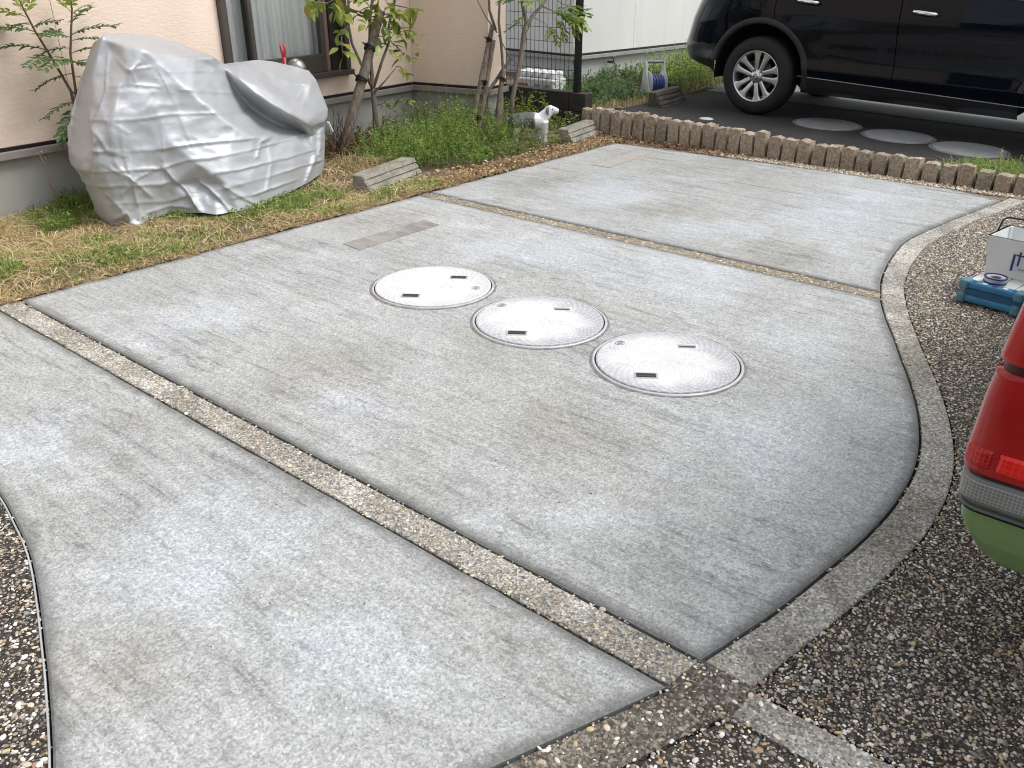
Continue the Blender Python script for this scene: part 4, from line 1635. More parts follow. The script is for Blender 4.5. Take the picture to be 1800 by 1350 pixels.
# roll of tape
tr = thing('tape_roll', 'roll of blue edged tape lying on the white platform', 'tape roll', (4.275, .695, .105), (0, 0, R(10)))
bm = bmesh.new()
lathe(bm, [(.024, .0), (.046, .0), (.048, .004), (.048, .020), (.046, .024), (.024, .024)], 40, closed=True)
obj('tape', bm, plain('tape_pale', (.50, .53, .60), .45), tr, True)
bm = bmesh.new()
lathe(bm, [(.0482, .002), (.0505, .003), (.0505, .007), (.0482, .008)], 40, closed=True)
lathe(bm, [(.0430, .0235), (.047, .0225), (.0495, .024), (.0495, .028), (.0430, .029)], 40, closed=True)
obj('edge_band', bm, plain('tape_blue', (.03, .035, .16), .4), tr, True)
bm = bmesh.new()
lathe(bm, [(.018, .001), (.0238, .001), (.0238, .023), (.018, .023)], 32, closed=True)
obj('core', bm, plain('tape_core', (.10, .10, .18), .6), tr, True)
# open white tub with wire handle and printed label
tb = thing('white_tub', 'open white tub with black wire handle and printed label on the platform', 'tub', (4.50, .69, .101), (0, 0, R(-9)))
bm = bmesh.new()
hb, ht, hh = (.10, .17), (.125, .20), .175
lo_o = [(-hb[0], -hb[1] - .1, 0), (hb[0], -hb[1] - .1, 0), (hb[0], hb[1] - .1, 0), (-hb[0], hb[1] - .1, 0)]
hi_o = [(-ht[0] + .03, -ht[1] - .1, hh), (ht[0] + .03, -ht[1] - .1, hh), (ht[0] + .03, ht[1] - .105, hh), (-ht[0] + .03, ht[1] - .105, hh)]
A4 = [bm.verts.new(p) for p in lo_o]
B4 = [bm.verts.new(p) for p in hi_o]
cc = Vector((.03, -.1, 0))
C4 = [bm.verts.new(Vector((p[0] * .93 + .002, (p[1] + .1) * .95 - .1, hh))) for p in hi_o]
D4 = [bm.verts.new(Vector((p[0] * .90, (p[1] + .1) * .92 - .1, .012))) for p in lo_o]
bm.faces.new(A4[::-1])
bm.faces.new(D4)
for P4, Q4 in ((A4, B4), (B4, C4), (C4, D4)):
    for k in range(4):
        bm.faces.new((P4[k], P4[(k + 1) % 4], Q4[(k + 1) % 4], Q4[k]))
bmesh.ops.recalc_face_normals(bm, faces=bm.faces)
es = [e for e in bm.edges if abs((e.verts[0].co - e.verts[1].co).z) > .1]
bmesh.ops.bevel(bm, geom=es, offset=.014, segments=3, affect='EDGES')
obj('tub_body', bm, plain('tub_white', (.74, .76, .76), .35, 0, .05), tb)
bm = bmesh.new()
y0_, y1_ = .075, -.26
tube(bm, [(.0, y0_ + .012, .12), (.01, y0_ + .022, .15), (.028, y0_ + .012, .225), (.034, y0_ - .01, .240), (.034, y1_ + .03, .246), (.028, y1_, .225), (.0, y1_ - .02, .13)], .0045, 8)
tube(bm, [(-.058, y0_ - .004, .10), (-.058, y0_ + .008, .118)], .006, 6)
obj('wire_handle', bm, plain('handle_black', (.015, .015, .018), .4), tb, True)
fn = Vector((-1, 0, -.13)).normalized()


def label_quad(name, ya, yb, za, zb_, m, off):
    bm = bmesh.new()
    q = []
    for y_, z_ in ((ya, za), (yb, za), (yb, zb_), (ya, zb_)):
        x_ = -hb[0] + (hb[0] - ht[0] + .03) * z_ / hh - off
        q.append(bm.verts.new((x_, y_, z_)))
    bm.faces.new(q)
    r_ = bmesh.ops.extrude_face_region(bm, geom=bm.faces[:])
    for v in [e for e in r_['geom'] if isinstance(e, bmesh.types.BMVert)]:
        v.co.x -= .0006
    return obj(name, bm, m, tb)


navy = plain('label_navy', (.03, .035, .14), .5)
label_quad('label', -.035, -.20, .035, .115, plain('label_pale', (.62, .66, .72), .5), .0005)
label_quad('label_print', -.038, -.048, .035, .113, navy, .0015)
label_quad('label_print', -.05, -.10, .107, .114, navy, .0015)
label_quad('label_print', -.095, -.135, .080, .105, navy, .0015)
label_quad('label_print', -.062, -.070, .062, .128, navy, .0022)
label_quad('label_print', -.074, -.120, .045, .052, plain('label_grey', (.3, .33, .4), .5), .0015)

# ================================================================ green car at the right edge
van = thing('green_car', 'green hatchback with a tall red tail lamp, only its rear corner in view', 'car', (1.60, -.556, 0))
green = plain('green_paint', (.145, .25, .085), .3, 0, .05, 3, coat=.7)
# local: x forward (away), y left, origin under the rear face centre
VW = .775


def van_half(z):
    return float(np.interp(z, [.345, .36, .40, .47, .60, .72, .80, 1.0, 1.5, 1.62], [.64, .68, .735, .777, .783, .777, .768, .745, .63, .45]))


def van_rear(z):
    return float(np.interp(z, [.345, .38, .44, .60, .80, 1.0, 1.5, 1.62], [.09, .025, .0, 0, .01, .035, .22, .45]))


def van_shell():
    bm = bmesh.new()
    zs_ = list(np.linspace(.345, .60, 15)) + list(np.linspace(.66, 1.62, 15))
    rings = []
    L_ = 3.2
    for z in zs_:
        h_, x0 = van_half(z), van_rear(z)
        fx = float(np.interp(z, [.345, .6, .85, .95, 1.5, 1.62], [L_ - .05, L_, L_ - .08, L_ - .7, L_ - 1.35, L_ - 1.5]))
        ring = []
        rc = .040
        for cxp, cyp, a0, a1 in ((x0 + rc, h_ - rc, 90, 180), (x0 + rc, -h_ + rc, 180, 270), (fx - rc, -h_ + rc, 270, 360), (fx - rc, h_ - rc, 0, 90)):
            for k in range(9):
                a = R(a0 + (a1 - a0) * k / 8)
                # squared-off corner
                ca, sa = math.cos(a), math.sin(a)
                e_ = .75
                ring.append(bm.verts.new((cxp + rc * math.copysign(abs(ca) ** e_, ca), cyp + rc * math.copysign(abs(sa) ** e_, sa), z)))
        rings.append(ring)
    n_ = len(rings[0])
    for a, b in zip(rings, rings[1:]):
        for k in range(n_):
            bm.faces.new((a[k], a[(k + 1) % n_], b[(k + 1) % n_], b[k]))
    bm.faces.new(rings[0][::-1])
    bm.faces.new(rings[-1])
    return bm


obj('body', van_shell(), green, van, True)


def corner_pt(z, s, off):
    """point on the rear-left corner skin: s=0 at the outermost side, grows along the rear face (metres)"""
    h_, x0, rc = van_half(z), van_rear(z), .040
    arc_l = rc * 1.45
    if s < 0:
        return Vector((x0 + rc - s, h_ + off, z))
    if s <= arc_l:
        a = R(90 + 90 * s / arc_l)
        ca, sa = math.cos(a), math.sin(a)
        e_ = .75
        nx_, ny_ = ca, sa
        return Vector((x0 + rc + rc * math.copysign(abs(ca) ** e_, ca) + off * nx_, h_ - rc + rc * math.copysign(abs(sa) ** e_, sa) + off * ny_, z))
    return Vector((x0 - off, h_ - rc - (s - arc_l), z))


def lamp_piece(name, z_pts, s0f, s1, mat, off=.012, thick=.02, parent=None, ns=30, mirror=False):
    bm = bmesh.new()
    cols = []
    for z in z_pts:
        s0 = s0f(z)
        row = []
        ss = np.linspace(s0, s1, ns)
        e0 = 0
        for k, s in enumerate(ss):
            ed = min(1, min(s - s0, s1 - s) / .007) if s1 > s0 else 1
            ez = min(1, min(z - z_pts[0], z_pts[-1] - z) / .006)
            o_ = off * (max(0.0, min(ed, ez)) ** .5) - .006
            row.append(bm.verts.new(corner_pt(z, s, o_)))
        cols.append(row)
    for a, b in zip(cols, cols[1:]):
        for k in range(ns - 1):
            bm.faces.new((a[k], b[k], b[k + 1], a[k + 1]))
    bmesh.ops.recalc_face_normals(bm, faces=bm.faces)
    if mirror:
        for v in bm.verts:
            v.co.y *= -1
        bmesh.ops.reverse_faces(bm, faces=bm.faces)
    return obj(name, bm, mat, parent, True)


def lens(name, col, ribs=0, rough=.12):
    g = G(name)
    w = g.noise(g.co, 5, 3)
    c = g.mix(1.0, col, g.ramp(w, [(.3, .85), (.7, 1.15)]), 'MULTIPLY')
    h = None
    if ribs:
        s_ = g.sep(g.co)
        a = g.math('SINE', g.math('MULTIPLY', s_[1], ribs))
        b = g.math('SINE', g.math('MULTIPLY', s_[2], ribs))
        h = g.math('MAXIMUM', a, b)
        c = g.mix(g.ramp(h, [(.72, .0), (.97, .45)]), c, tuple(min(.9, q * 2.6 + .03) for q in col))
    g.set(col=c, rough=rough, coat=.35, coatr=.1, spec=.35)
    if h is not None:
        g.set(normal=g.bump(h, .12, .002))
    return g.m


red, redb, redd = lens('red_lens', (.44, .012, .012), 0, .2), lens('bright_red_lens', (.85, .015, .010), 500, .12), lens('deep_red_lens', (.42, .006, .006), 800)
clear = lens('clear_lens', (.19, .20, .195), 0, .12)
clear2 = lens('clear_lens_inner', (.19, .20, .19), 900, .15)
for mir in (False, True):
    lamp = lamp_piece('tail_lamp', np.linspace(.505, 1.02, 60), lambda z: -.055, .30, plain('lamp_base', (.05, .012, .012), .4), .010, parent=van, mirror=mir)
    lamp_piece('red_lens', np.linspace(.572, .783, 30), lambda z: -.050 + .10 * max(0, z - .735) + 2.2 * max(0, z - .762), .298, red, .019, parent=lamp, mirror=mir)
    lamp_piece('upper_red_lens', np.linspace(.790, 1.02, 26), lambda z: -.040 + 2.5 * max(0, .802 - z), .22, red, .022, parent=lamp, mirror=mir)
    lamp_piece('brake_light', np.linspace(.590, .634, 10), lambda z: .018, .062, redd, .0250, parent=lamp, mirror=mir)
    lamp_piece('brake_light', np.linspace(.589, .634, 10), lambda z: .063, .22, redb, .0260, parent=lamp, mirror=mir)
    lamp_piece('clear_lens', np.linspace(.510, .571, 14), lambda z: -.048, .298, clear, .017, parent=lamp, mirror=mir)
    lamp_piece('reversing_light', np.linspace(.516, .566, 14), lambda z: .012, .285, clear2, .0205, parent=lamp, mirror=mir)
    lamp_piece('lamp_bezel', np.linspace(.497, .508, 6), lambda z: -.06, .31, plain('bezel_grey', (.10, .105, .11), .3), .019, parent=lamp, mirror=mir)
    lamp_piece('lamp_seal', np.linspace(.488, .497, 4), lambda z: -.062, .32, dark_hole, .010, parent=lamp, mirror=mir)
for nm, z0, z1, yw, off, m_ in (('window_seal', .925, 1.415, .035, .004, dark_hole), ('rear_window', .95, 1.39, .06, .008, plain('van_glass', (.02, .025, .025), .05, coat=1))):
    bm = bmesh.new()
    rows = []
    for z in np.linspace(z0, z1, 14):
        w_ = van_half(z) - .075 - yw
        rows.append([bm.verts.new((van_rear(z) - off, y_, z)) for y_ in np.linspace(-w_, w_, 12)])
    for p_, q_ in zip(rows, rows[1:]):
        for k in range(11):
            bm.faces.new((p_[k], q_[k], q_[k + 1], p_[k + 1]))
    bmesh.ops.recalc_face_normals(bm, faces=bm.faces)
    bmesh.ops.solidify(bm, geom=bm.faces[:], thickness=.006)
    obj(nm, bm, m_, van)
bm = bmesh.new()
box(bm, -.012, .012, -.17, .17, .60, .76, .004)
obj('number_plate', bm, plain('plate_white', (.7, .7, .66), .5), van)
for u in (.72, 2.6):
    for sgn in (-1, 1):
        bm = bmesh.new()
        lathe(bm, [(.17, -.07), (.24, -.08), (.268, -.05), (.272, 0), (.268, .05), (.24, .08), (.17, .07)], 40, 'Y')
        w_ = obj('wheel', bm, tyre_m, van, True)
        w_.location = (u, sgn * .585, .272)
        bm = bmesh.new()
        rr = lathe(bm, [(.175, sgn * .065), (.16, sgn * .05), (.06, sgn * .06), (.001, sgn * .062)], 32, 'Y')
        obj('hub_cap', bm, plain('steel_hub', (.4, .4, .41), .4, .7), w_, True)
bm = bmesh.new()
rr = [(.18, VW * .93 - .024), (.19, VW * .93 - .012)]
box(bm, -.004, .004, -.014, .014, -.0025, .0025, .001)
o = obj('bumper_slot', bm, dark_hole, van)
o.location = corner_pt(.405, .13, .002)

# ================================================================ unseen dark houses, added to darken reflections and block low sky
def far_house(label, loc, rz, w, d, h, wall, roof_c):
    t = thing('unseen_house', label, 'house', loc, (0, 0, rz), 'unseen houses added for reflections and shade')
    bm = bmesh.new()
    box(bm, -w / 2, w / 2, 0, d, -.1, h)
    obj('wall', bm, wall, t)
    bm = bmesh.new()
    e = .45
    lo = [bm.verts.new(p) for p in ((-w / 2 - e, -e, h), (w / 2 + e, -e, h), (w / 2 + e, d + e, h), (-w / 2 - e, d + e, h))]
    hi = [bm.verts.new(p) for p in ((-w / 2 + 1.2, d / 2, h + 1.7), (w / 2 - 1.2, d / 2, h + 1.7))]
    bm.faces.new(lo[::-1])
    bm.faces.new((lo[0], lo[1], hi[1], hi[0]))
    bm.faces.new((lo[2], lo[3], hi[0], hi[1]))
    bm.faces.new((lo[1], lo[2], hi[1]))
    bm.faces.new((lo[3], lo[0], hi[0]))
    obj('roof', bm, roof_c, t)
    for zz in (.9, 3.5):
        for k in range(3):
            x0 = -w / 2 + w * (k + .5) / 3 - .8
            bm = bmesh.new()
            box(bm, x0, x0 + 1.6, -.04, .03, zz, zz + 1.25)
            f = obj('window', bm, M['bronze'], t)
            bm = bmesh.new()
            box(bm, x0 + .06, x0 + 1.54, -.045, -.041, zz + .06, zz + 1.19)
            obj('pane', bm, plain('far_pane', (.06, .07, .075), .1), f)
    return t


roof_m = plain('slate_roof', (.08, .08, .085), .7)
far_house('grey two storey house out of view behind the driveway, added for reflections and shade', (-9.5, 1.5, -.09), R(90), 11, 7, 5.4, stucco('grey_house_wall', (.06, .066, .07)), roof_m)
far_house('dark two storey house out of view on the road side, added for reflections and shade', (3.0, -9.0, -.09), R(180), 12, 7, 5.2, stucco('brown_house_wall', (.08, .085, .09)), roof_m)

# ================================================================ silver cover over a parked two-wheeler
# control points of the draped cloth: two pattern coordinates on the cloth, then x, y, z in the garden
CTL = [(2.03, 0.01, 2.273, 4.97, -0.003), (1.9, 0.2, 2.247, 4.98, 0.066), (1.75, 0.65, 2.239, 5, 0.215), (1.6, 0.93, 2.223, 5.03, 0.306), (1.46, 1.05, 2.196, 5.05, 0.347), (1.44, 1.25, 2.208, 5.06, 0.408), (1.52, 1.9, 2.288, 5.08, 0.6), (1.63, 2.65, 2.378, 5.09, 0.821), (1.72, 3.05, 2.438, 5.1, 0.937), (1.81, 3.42, 2.492, 5.1, 1.044), (1.9, 3.45, 2.553, 5.16, 1.047), (2.15, 3.47, 2.689, 5.26, 1.041), (2.4, 3.47, 2.814, 5.33, 1.03), (2.7, 3.43, 2.949, 5.38, 1.008), (3.1, 3.3, 3.094, 5.38, 0.956), (3.45, 3.17, 3.177, 5.3, 0.911), (3.74, 3.06, 3.14, 5.06, 0.891), (3.88, 2.96, 3.253, 5.16, 0.842), (4.01, 2.89, 3.373, 5.27, 0.801), (4.25, 2.96, 3.539, 5.36, 0.807), (4.52, 3, 3.704, 5.42, 0.805), (4.8, 2.97, 3.833, 5.42, 0.784), (5.15, 2.89, 3.992, 5.41, 0.741), (5.43, 2.81, 4.09, 5.36, 0.705), (5.56, 2.65, 4.102, 5.3, 0.646), (5.68, 2.35, 4.087, 5.22, 0.536), (5.77, 2.12, 4.083, 5.17, 0.45), (5.76, 1.99, 4.048, 5.14, 0.405), (5.71, 1.87, 4.001, 5.12, 0.366), (5.72, 1.79, 4.002, 5.12, 0.334), (5.71, 1.43, 3.948, 5.08, 0.201), (5.7, 1.15, 3.891, 5.03, 0.104), (5.66, 1.02, 3.841, 5, 0.063), (2.22, 0.04, 2.32, 4.93, 0.004), (2.4, 0.02, 2.332, 4.83, 0.014), (2.52, 0.14, 2.386, 4.84, 0.041), (2.7, 0.21, 2.463, 4.86, 0.045), (3, 0.33, 2.577, 4.86, 0.063), (3.3, 0.31, 2.642, 4.78, 0.056), (3.52, 0.31, 2.689, 4.72, 0.057), (3.8, 0.27, 2.745, 4.64, 0.045), (4.2, 0.34, 2.891, 4.62, 0.043), (4.5, 0.42, 3.029, 4.64, 0.04), (4.75, 0.52, 3.158, 4.67, 0.046), (5, 0.63, 3.306, 4.72, 0.05), (5.25, 0.75, 3.474, 4.79, 0.053), (5.45, 0.86, 3.64, 4.88, 0.052), (2.55, 3.18, 2.628, 4.915, 0.974), (2.15, 3.28, 2.545, 5, 1.004), (2.85, 3.14, 2.748, 4.95, 0.951), (3.15, 3.08, 2.866, 4.975, 0.922), (3.45, 3.05, 2.997, 5.01, 0.901), (2.4, 3.35, 2.712, 5.15, 1.007), (2.85, 3.27, 2.895, 5.2, 0.968), (3.3, 3.13, 3.033, 5.16, 0.916), (2.28, 2.8, 2.519, 4.925, 0.867), (2, 3.15, 2.517, 5.06, 0.964), (1.9, 2.75, 2.448, 5.04, 0.849), (1.85, 2.45, 2.393, 5, 0.766), (1.78, 2.05, 2.33, 4.97, 0.653), (1.7, 1.55, 2.267, 4.96, 0.507), (1.72, 1.2, 2.245, 4.95, 0.401), (1.95, 0.75, 2.275, 4.92, 0.254), (2.12, 0.33, 2.288, 4.89, 0.117), (2.28, 0.2, 2.328, 4.88, 0.067), (2.07, 2.55, 2.44, 4.935, 0.797), (2, 2.05, 2.368, 4.9, 0.655), (1.96, 1.65, 2.326, 4.895, 0.537), (2.05, 1.25, 2.324, 4.885, 0.412), (2.22, 0.85, 2.344, 4.865, 0.283), (2.4, 0.45, 2.375, 4.86, 0.145), (2.55, 2.55, 2.579, 4.895, 0.787), (2.75, 2.1, 2.596, 4.85, 0.649), (3.2, 2.1, 2.746, 4.835, 0.633), (3, 1.55, 2.622, 4.8, 0.475), (2.5, 1.4, 2.469, 4.855, 0.442), (3.5, 1.15, 2.73, 4.715, 0.337), (3, 0.8, 2.591, 4.83, 0.227), (2.62, 0.8, 2.471, 4.855, 0.245), (4, 0.8, 2.852, 4.64, 0.208), (3.7, 1.55, 2.845, 4.745, 0.449), (4, 1.2, 2.893, 4.67, 0.334), (3.3, 0.6, 2.657, 4.775, 0.155), (3.45, 0.83, 2.735, 4.79, 0.217), (3.78, 0.55, 2.781, 4.685, 0.128), (2.78, 2.97, 2.683, 4.895, 0.907), (3.05, 2.71, 2.746, 4.865, 0.824), (3.45, 2.35, 2.84, 4.815, 0.704), (3.85, 2.03, 2.944, 4.77, 0.593), (4.15, 1.81, 3.033, 4.745, 0.511), (4.47, 1.63, 3.151, 4.745, 0.433), (4.66, 1.62, 3.25, 4.775, 0.412), (3.1, 2.9, 2.812, 4.93, 0.873), (3.4, 2.75, 2.913, 4.93, 0.817), (3.65, 2.45, 2.981, 4.915, 0.714), (3.9, 2.13, 3.019, 4.85, 0.609), (3.8, 2.8, 3.155, 5.07, 0.802), (3.88, 2.55, 3.141, 5.02, 0.723), (3.97, 2.25, 3.122, 4.96, 0.628), (4.12, 2, 3.13, 4.9, 0.547), (4.2, 2.4, 3.334, 5.13, 0.642), (4.45, 2.15, 3.428, 5.13, 0.541), (4.75, 1.95, 3.523, 5.09, 0.46), (4.6, 1.8, 3.373, 4.98, 0.436), (5, 1.83, 3.624, 5.08, 0.403), (4.9, 1.7, 3.479, 4.95, 0.389), (5.3, 1.76, 3.769, 5.09, 0.356), (5.55, 1.79, 3.909, 5.11, 0.347), (4.05, 2.65, 3.305, 5.16, 0.73), (3.94, 2.87, 3.26, 5.14, 0.812), (4.18, 2.66, 3.256, 5, 0.751), (4.48, 2.4, 3.3, 4.9, 0.665), (4.8, 2.19, 3.398, 4.86, 0.585), (5.1, 2.02, 3.514, 4.85, 0.512), (5.35, 1.86, 3.649, 4.89, 0.432), (5.52, 1.84, 3.789, 4.97, 0.398), (5.66, 1.91, 3.946, 5.08, 0.393), (4.22, 2.81, 3.347, 5.1, 0.787), (4.5, 2.59, 3.359, 4.96, 0.72), (4.8, 2.38, 3.45, 4.92, 0.641), (5.12, 2.17, 3.567, 4.9, 0.555), (5.47, 1.96, 3.756, 4.95, 0.45), (4.4, 2.87, 3.534, 5.26, 0.781), (4.65, 2.8, 3.628, 5.24, 0.749), (4.9, 2.72, 3.71, 5.2, 0.716), (4.8, 2.55, 3.585, 5.1, 0.673), (5.05, 2.4, 3.655, 5.05, 0.615), (5.3, 2.59, 3.909, 5.22, 0.647), (5.45, 2.55, 3.958, 5.19, 0.63), (5.4, 2.25, 3.827, 5.07, 0.539), (5.15, 2.55, 3.79, 5.16, 0.648), (5.62, 2.1, 3.951, 5.1, 0.465), (5.5, 2.75, 4.085, 5.31, 0.686), (4.7, 1.5, 3.27, 4.79, 0.365), (5.15, 1.59, 3.551, 4.9, 0.344), (5.5, 1.67, 3.825, 5.04, 0.319), (4.7, 1.15, 3.201, 4.715, 0.26), (5.2, 1.17, 3.487, 4.81, 0.208), (5.52, 1.25, 3.745, 4.95, 0.178), (5, 0.87, 3.336, 4.745, 0.131), (4.4, 1.35, 3.081, 4.705, 0.351), (4.4, 0.85, 3.021, 4.655, 0.193), (5.45, 1.47, 3.741, 4.975, 0.261)]
SIDES = {'left': [0, 1, 2, 3, 4, 5, 6, 7, 8, 9], 'top': [9, 10, 11, 12, 13, 14, 15, 16, 17, 18, 19, 20, 21, 22, 23], 'right': [23, 24, 25, 26, 27, 28, 29, 30, 31, 32], 'bottom': [0, 33, 34, 35, 36, 37, 38, 39, 40, 41, 42, 43, 44, 45, 46, 32]}
CHAINS = [[47, 85, 86, 87, 88, 89, 90, 91], [17, 109, 110, 111, 112, 113, 114, 115, 116], [117, 118, 119, 120, 121], [9, 48, 47, 49, 50, 51, 16], [16, 96, 97, 98, 99], [47, 55, 65, 66, 67, 68, 69, 70]]


def build_cover():
    from mathutils.geometry import delaunay_2d_cdt
    ctl = np.array(CTL)
    ed = [tuple(p) for s in list(SIDES.values()) + CHAINS for p in zip(s, s[1:])]
    vo, eo, fo, ov, oe, of = delaunay_2d_cdt([Vector((a, b)) for a, b in ctl[:, :2]], ed, [], 0, 1e-5)
    src = [o[0] if o else -1 for o in ov]
    V2 = np.array([v[:] for v in vo])
    V3 = np.array([ctl[s, 2:] if s >= 0 else (np.nan,) * 3 for s in src])
    for i, s in enumerate(src):
        if s < 0:
            d = ((ctl[:, :2] - V2[i]) ** 2).sum(1)
            k = np.argsort(d)[:2]
            V3[i] = ctl[k, 2:].mean(0)

    def side(n, cnt):
        q = ctl[SIDES[n], :2]
        l = np.concatenate([[0], np.cumsum(np.hypot(*np.diff(q, axis=0).T))])
        t = np.linspace(0, l[-1], cnt)
        return np.stack([np.interp(t, l, q[:, 0]), np.interp(t, l, q[:, 1])], 1)
    NA, NBB = 250, 190
    Lf, Rt, Tp, Bt = side('left', NBB), side('right', NBB)[::-1], side('top', NA), side('bottom', NA)
    a, b = np.linspace(0, 1, NA)[:, None, None], np.linspace(0, 1, NBB)[None, :, None]
    UV = (1 - b) * Bt[:, None] + b * Tp[:, None] + (1 - a) * Lf[None] + a * Rt[None] - ((1 - a) * (1 - b) * Bt[0] + a * (1 - b) * Bt[-1] + (1 - a) * b * Tp[0] + a * b * Tp[-1])
    Q = UV.reshape(-1, 2)
    out = np.full((len(Q), 3), np.nan)
    best = np.full(len(Q), -9.0)
    for f in fo:
        A, B, Cc = V2[f[0]], V2[f[1]], V2[f[2]]
        T = np.array([B - A, Cc - A]).T
        if abs(np.linalg.det(T)) < 1e-9:
            continue
        w = (Q - A) @ np.linalg.inv(T).T
        w0 = 1 - w.sum(1)
        m = np.minimum(np.minimum(w[:, 0], w[:, 1]), w0)
        sel = m > best
        sel &= m > -.6
        wv = np.stack([w0, w[:, 0], w[:, 1]], 1)[sel]
        out[sel] = wv @ V3[list(f)]
        best[sel] = m[sel]
    P = out.reshape(NA, NBB, 3)

    def blur(P, n):
        for _ in range(n):
            Qp = P.copy()
            Qp[1:-1] = P[1:-1] * .5 + (P[:-2] + P[2:]) * .25
            P2 = Qp.copy()
            Qp[:, 1:-1] = P2[:, 1:-1] * .5 + (P2[:, :-2] + P2[:, 2:]) * .25
            P = Qp
        return P
    P = blur(P, 5)

    def normals(P):
        n = np.cross(np.gradient(P, axis=0), np.gradient(P, axis=1))
        return n / np.maximum(np.linalg.norm(n, axis=2, keepdims=True), 1e-9)
    N = normals(P)
    if N[..., 1].mean() > 0:
        N = -N
    U, Vv = UV[..., 0], UV[..., 1]

    def seg(poly):
        d = np.full(U.shape, 9.0)
        sd = np.zeros(U.shape)
        for (x0, y0), (x1, y1) in zip(poly, poly[1:]):
            dx, dy = x1 - x0, y1 - y0
            t = np.clip(((U - x0) * dx + (Vv - y0) * dy) / (dx * dx + dy * dy), 0, 1)
            q = np.hypot(U - x0 - t * dx, Vv - y0 - t * dy)
            s = np.sign(dx * (Vv - y0) - dy * (U - x0))
            m = q < d
            sd[m] = s[m]
            d = np.minimum(d, q)
        return d, sd
    H = np.zeros(U.shape)
    px = lambda pts: [(x / 100, 4.05 - y / 100) for x, y in pts]
    # packing creases: the cloth tilts to either side of a sharp fold
    for pts, amp, wid in ((((165, 214), (240, 212), (300, 203), (400, 200)), .004, .10), (((170, 268), (215, 268), (270, 265), (340, 255), (430, 247), (465, 240)), .0055, .12),
                          (((148, 302), (200, 302), (280, 297), (330, 283), (370, 280), (430, 268), (550, 235)), .0055, .12), (((165, 330), (215, 328), (280, 325), (345, 312), (420, 300), (500, 280), (565, 262)), .005, .11),
                          (((190, 360), (230, 358), (290, 355), (400, 332), (480, 310), (566, 282)), .004, .10), (((190, 155), (228, 150), (280, 155)), .004, .08), (((300, 128), (374, 127)), .003, .08),
                          (((320, 160), (400, 166)), .003, .08), (((188, 95), (186, 160), (163, 230), (173, 275), (165, 310)), .006, .09), (((228, 125), (205, 200), (215, 270), (225, 310), (240, 360)), .006, .10),
                          (((280, 130), (305, 180), (320, 225), (335, 255)), .004, .12), (((282, 200), (285, 265), (282, 330)), .003, .06), (((425, 110), (440, 130), (470, 160)), .004, .06),
                          (((480, 165), (485, 140), (535, 150), (520, 175), (480, 165)), .005, .07), (((545, 128), (540, 160), (530, 190)), .006, .07), (((470, 245), (475, 290), (465, 330)), .004, .09),
                          (((228, 125), (210, 105)), .006, .05), (((228, 125), (245, 112)), .006, .05), (((228, 125), (262, 120)), .005, .05), (((228, 125), (215, 150)), .005, .05), (((228, 125), (240, 150)), .004, .05),
                          (((232, 318), (205, 285)), .007, .06), (((232, 318), (262, 345)), .007, .06), (((232, 318), (215, 340)), .006, .06), (((232, 318), (225, 270)), .005, .05), (((232, 318), (270, 300)), .005, .05), (((225, 310), (180, 285)), .006, .06),
                          (((190, 215), (205, 190)), .006, .05), (((190, 215), (225, 235)), .006, .05), (((190, 215), (178, 180)), .006, .06), (((190, 215), (170, 250)), .006, .06), (((170, 235), (190, 268), (215, 275)), .009, .10),
                          (((165, 240), (160, 280)), .008, .08), (((290, 300), (325, 335), (350, 372)), .013, .13), (((352, 318), (385, 350), (402, 374)), .012, .11), (((395, 330), (430, 352), (452, 362)), .010, .10), (((410, 350), (440, 345), (520, 318)), .007, .08),
                          (((530, 240), (548, 275), (535, 320)), .012, .10), (((560, 230), (556, 270), (560, 300)), .010, .08), (((470, 240), (455, 250), (450, 275)), .006, .06), (((205, 385), (222, 375), (232, 395)), .010, .08),
                          (((190, 345), (215, 372), (205, 400)), .008, .08), (((260, 375), (300, 362), (330, 366)), .006, .07)):
        q = px(pts)
        d, s = seg(q)
        H += 1.25 * amp * (np.exp(-(d / wid) * 2.4) * (.65 + .75 * s) + .12 * np.exp(-(d / .045) ** 2)) * (.25 + 1.5 * vnoise(U, Vv, 2.3, int(abs(q[0][0] * 37 + q[0][1] * 11)) % 50))
    # crumple: overlapping random creases
    r = np.random.default_rng(11)
    cr = np.zeros(U.shape)
    for _ in range(46):
        x, y, th, ln = r.uniform(1.5, 5.7), r.uniform(.05, 3.4), r.uniform(0, math.pi), r.uniform(.12, .5)
        d, s = seg([(x, y), (x + ln * math.cos(th), y + ln * math.sin(th) * .7)])
        cr += r.choice([-1, 1]) * r.uniform(.001, .003) * np.exp(-(d / r.uniform(.03, .07)) * 1.6)
    wv = (vnoise(U, Vv, 2.6, 1) - .5) * .010 + (vnoise(U, Vv, 9.0, 2) - .5) * .0022 - np.abs(vnoise(U * .8 + Vv * .3, Vv, 5, 4) - .5) * .010
    # crumpled facets: distance to scattered points makes flat cells that meet in sharp creases
    for k_, amp_, sd_ in ((60, .026, 3), (200, .010, 4)):
        rs = np.random.default_rng(sd_)
        f1 = np.full(U.shape, 9.0)
        for x, y in zip(rs.uniform(1.3, 5.9, k_), rs.uniform(-.1, 3.5, k_)):
            f1 = np.minimum(f1, np.hypot((U - x) * .8, (Vv - y) * 1.15))
        wv += amp_ * f1 * np.clip(vnoise(U, Vv, 1.1, 20 + sd_) * 2.0 - .45, .12, 1)
    edge = np.minimum(np.minimum(np.arange(NA)[:, None], NA - 1 - np.arange(NA)[:, None]), 4) / 4 * np.minimum(NBB - 1 - np.arange(NBB)[None], 4) / 4
    P = blur(P + N * ((H + cr + wv) * edge)[..., None], 2)
    # far side closes the bag behind, along the same rim
    s = 10
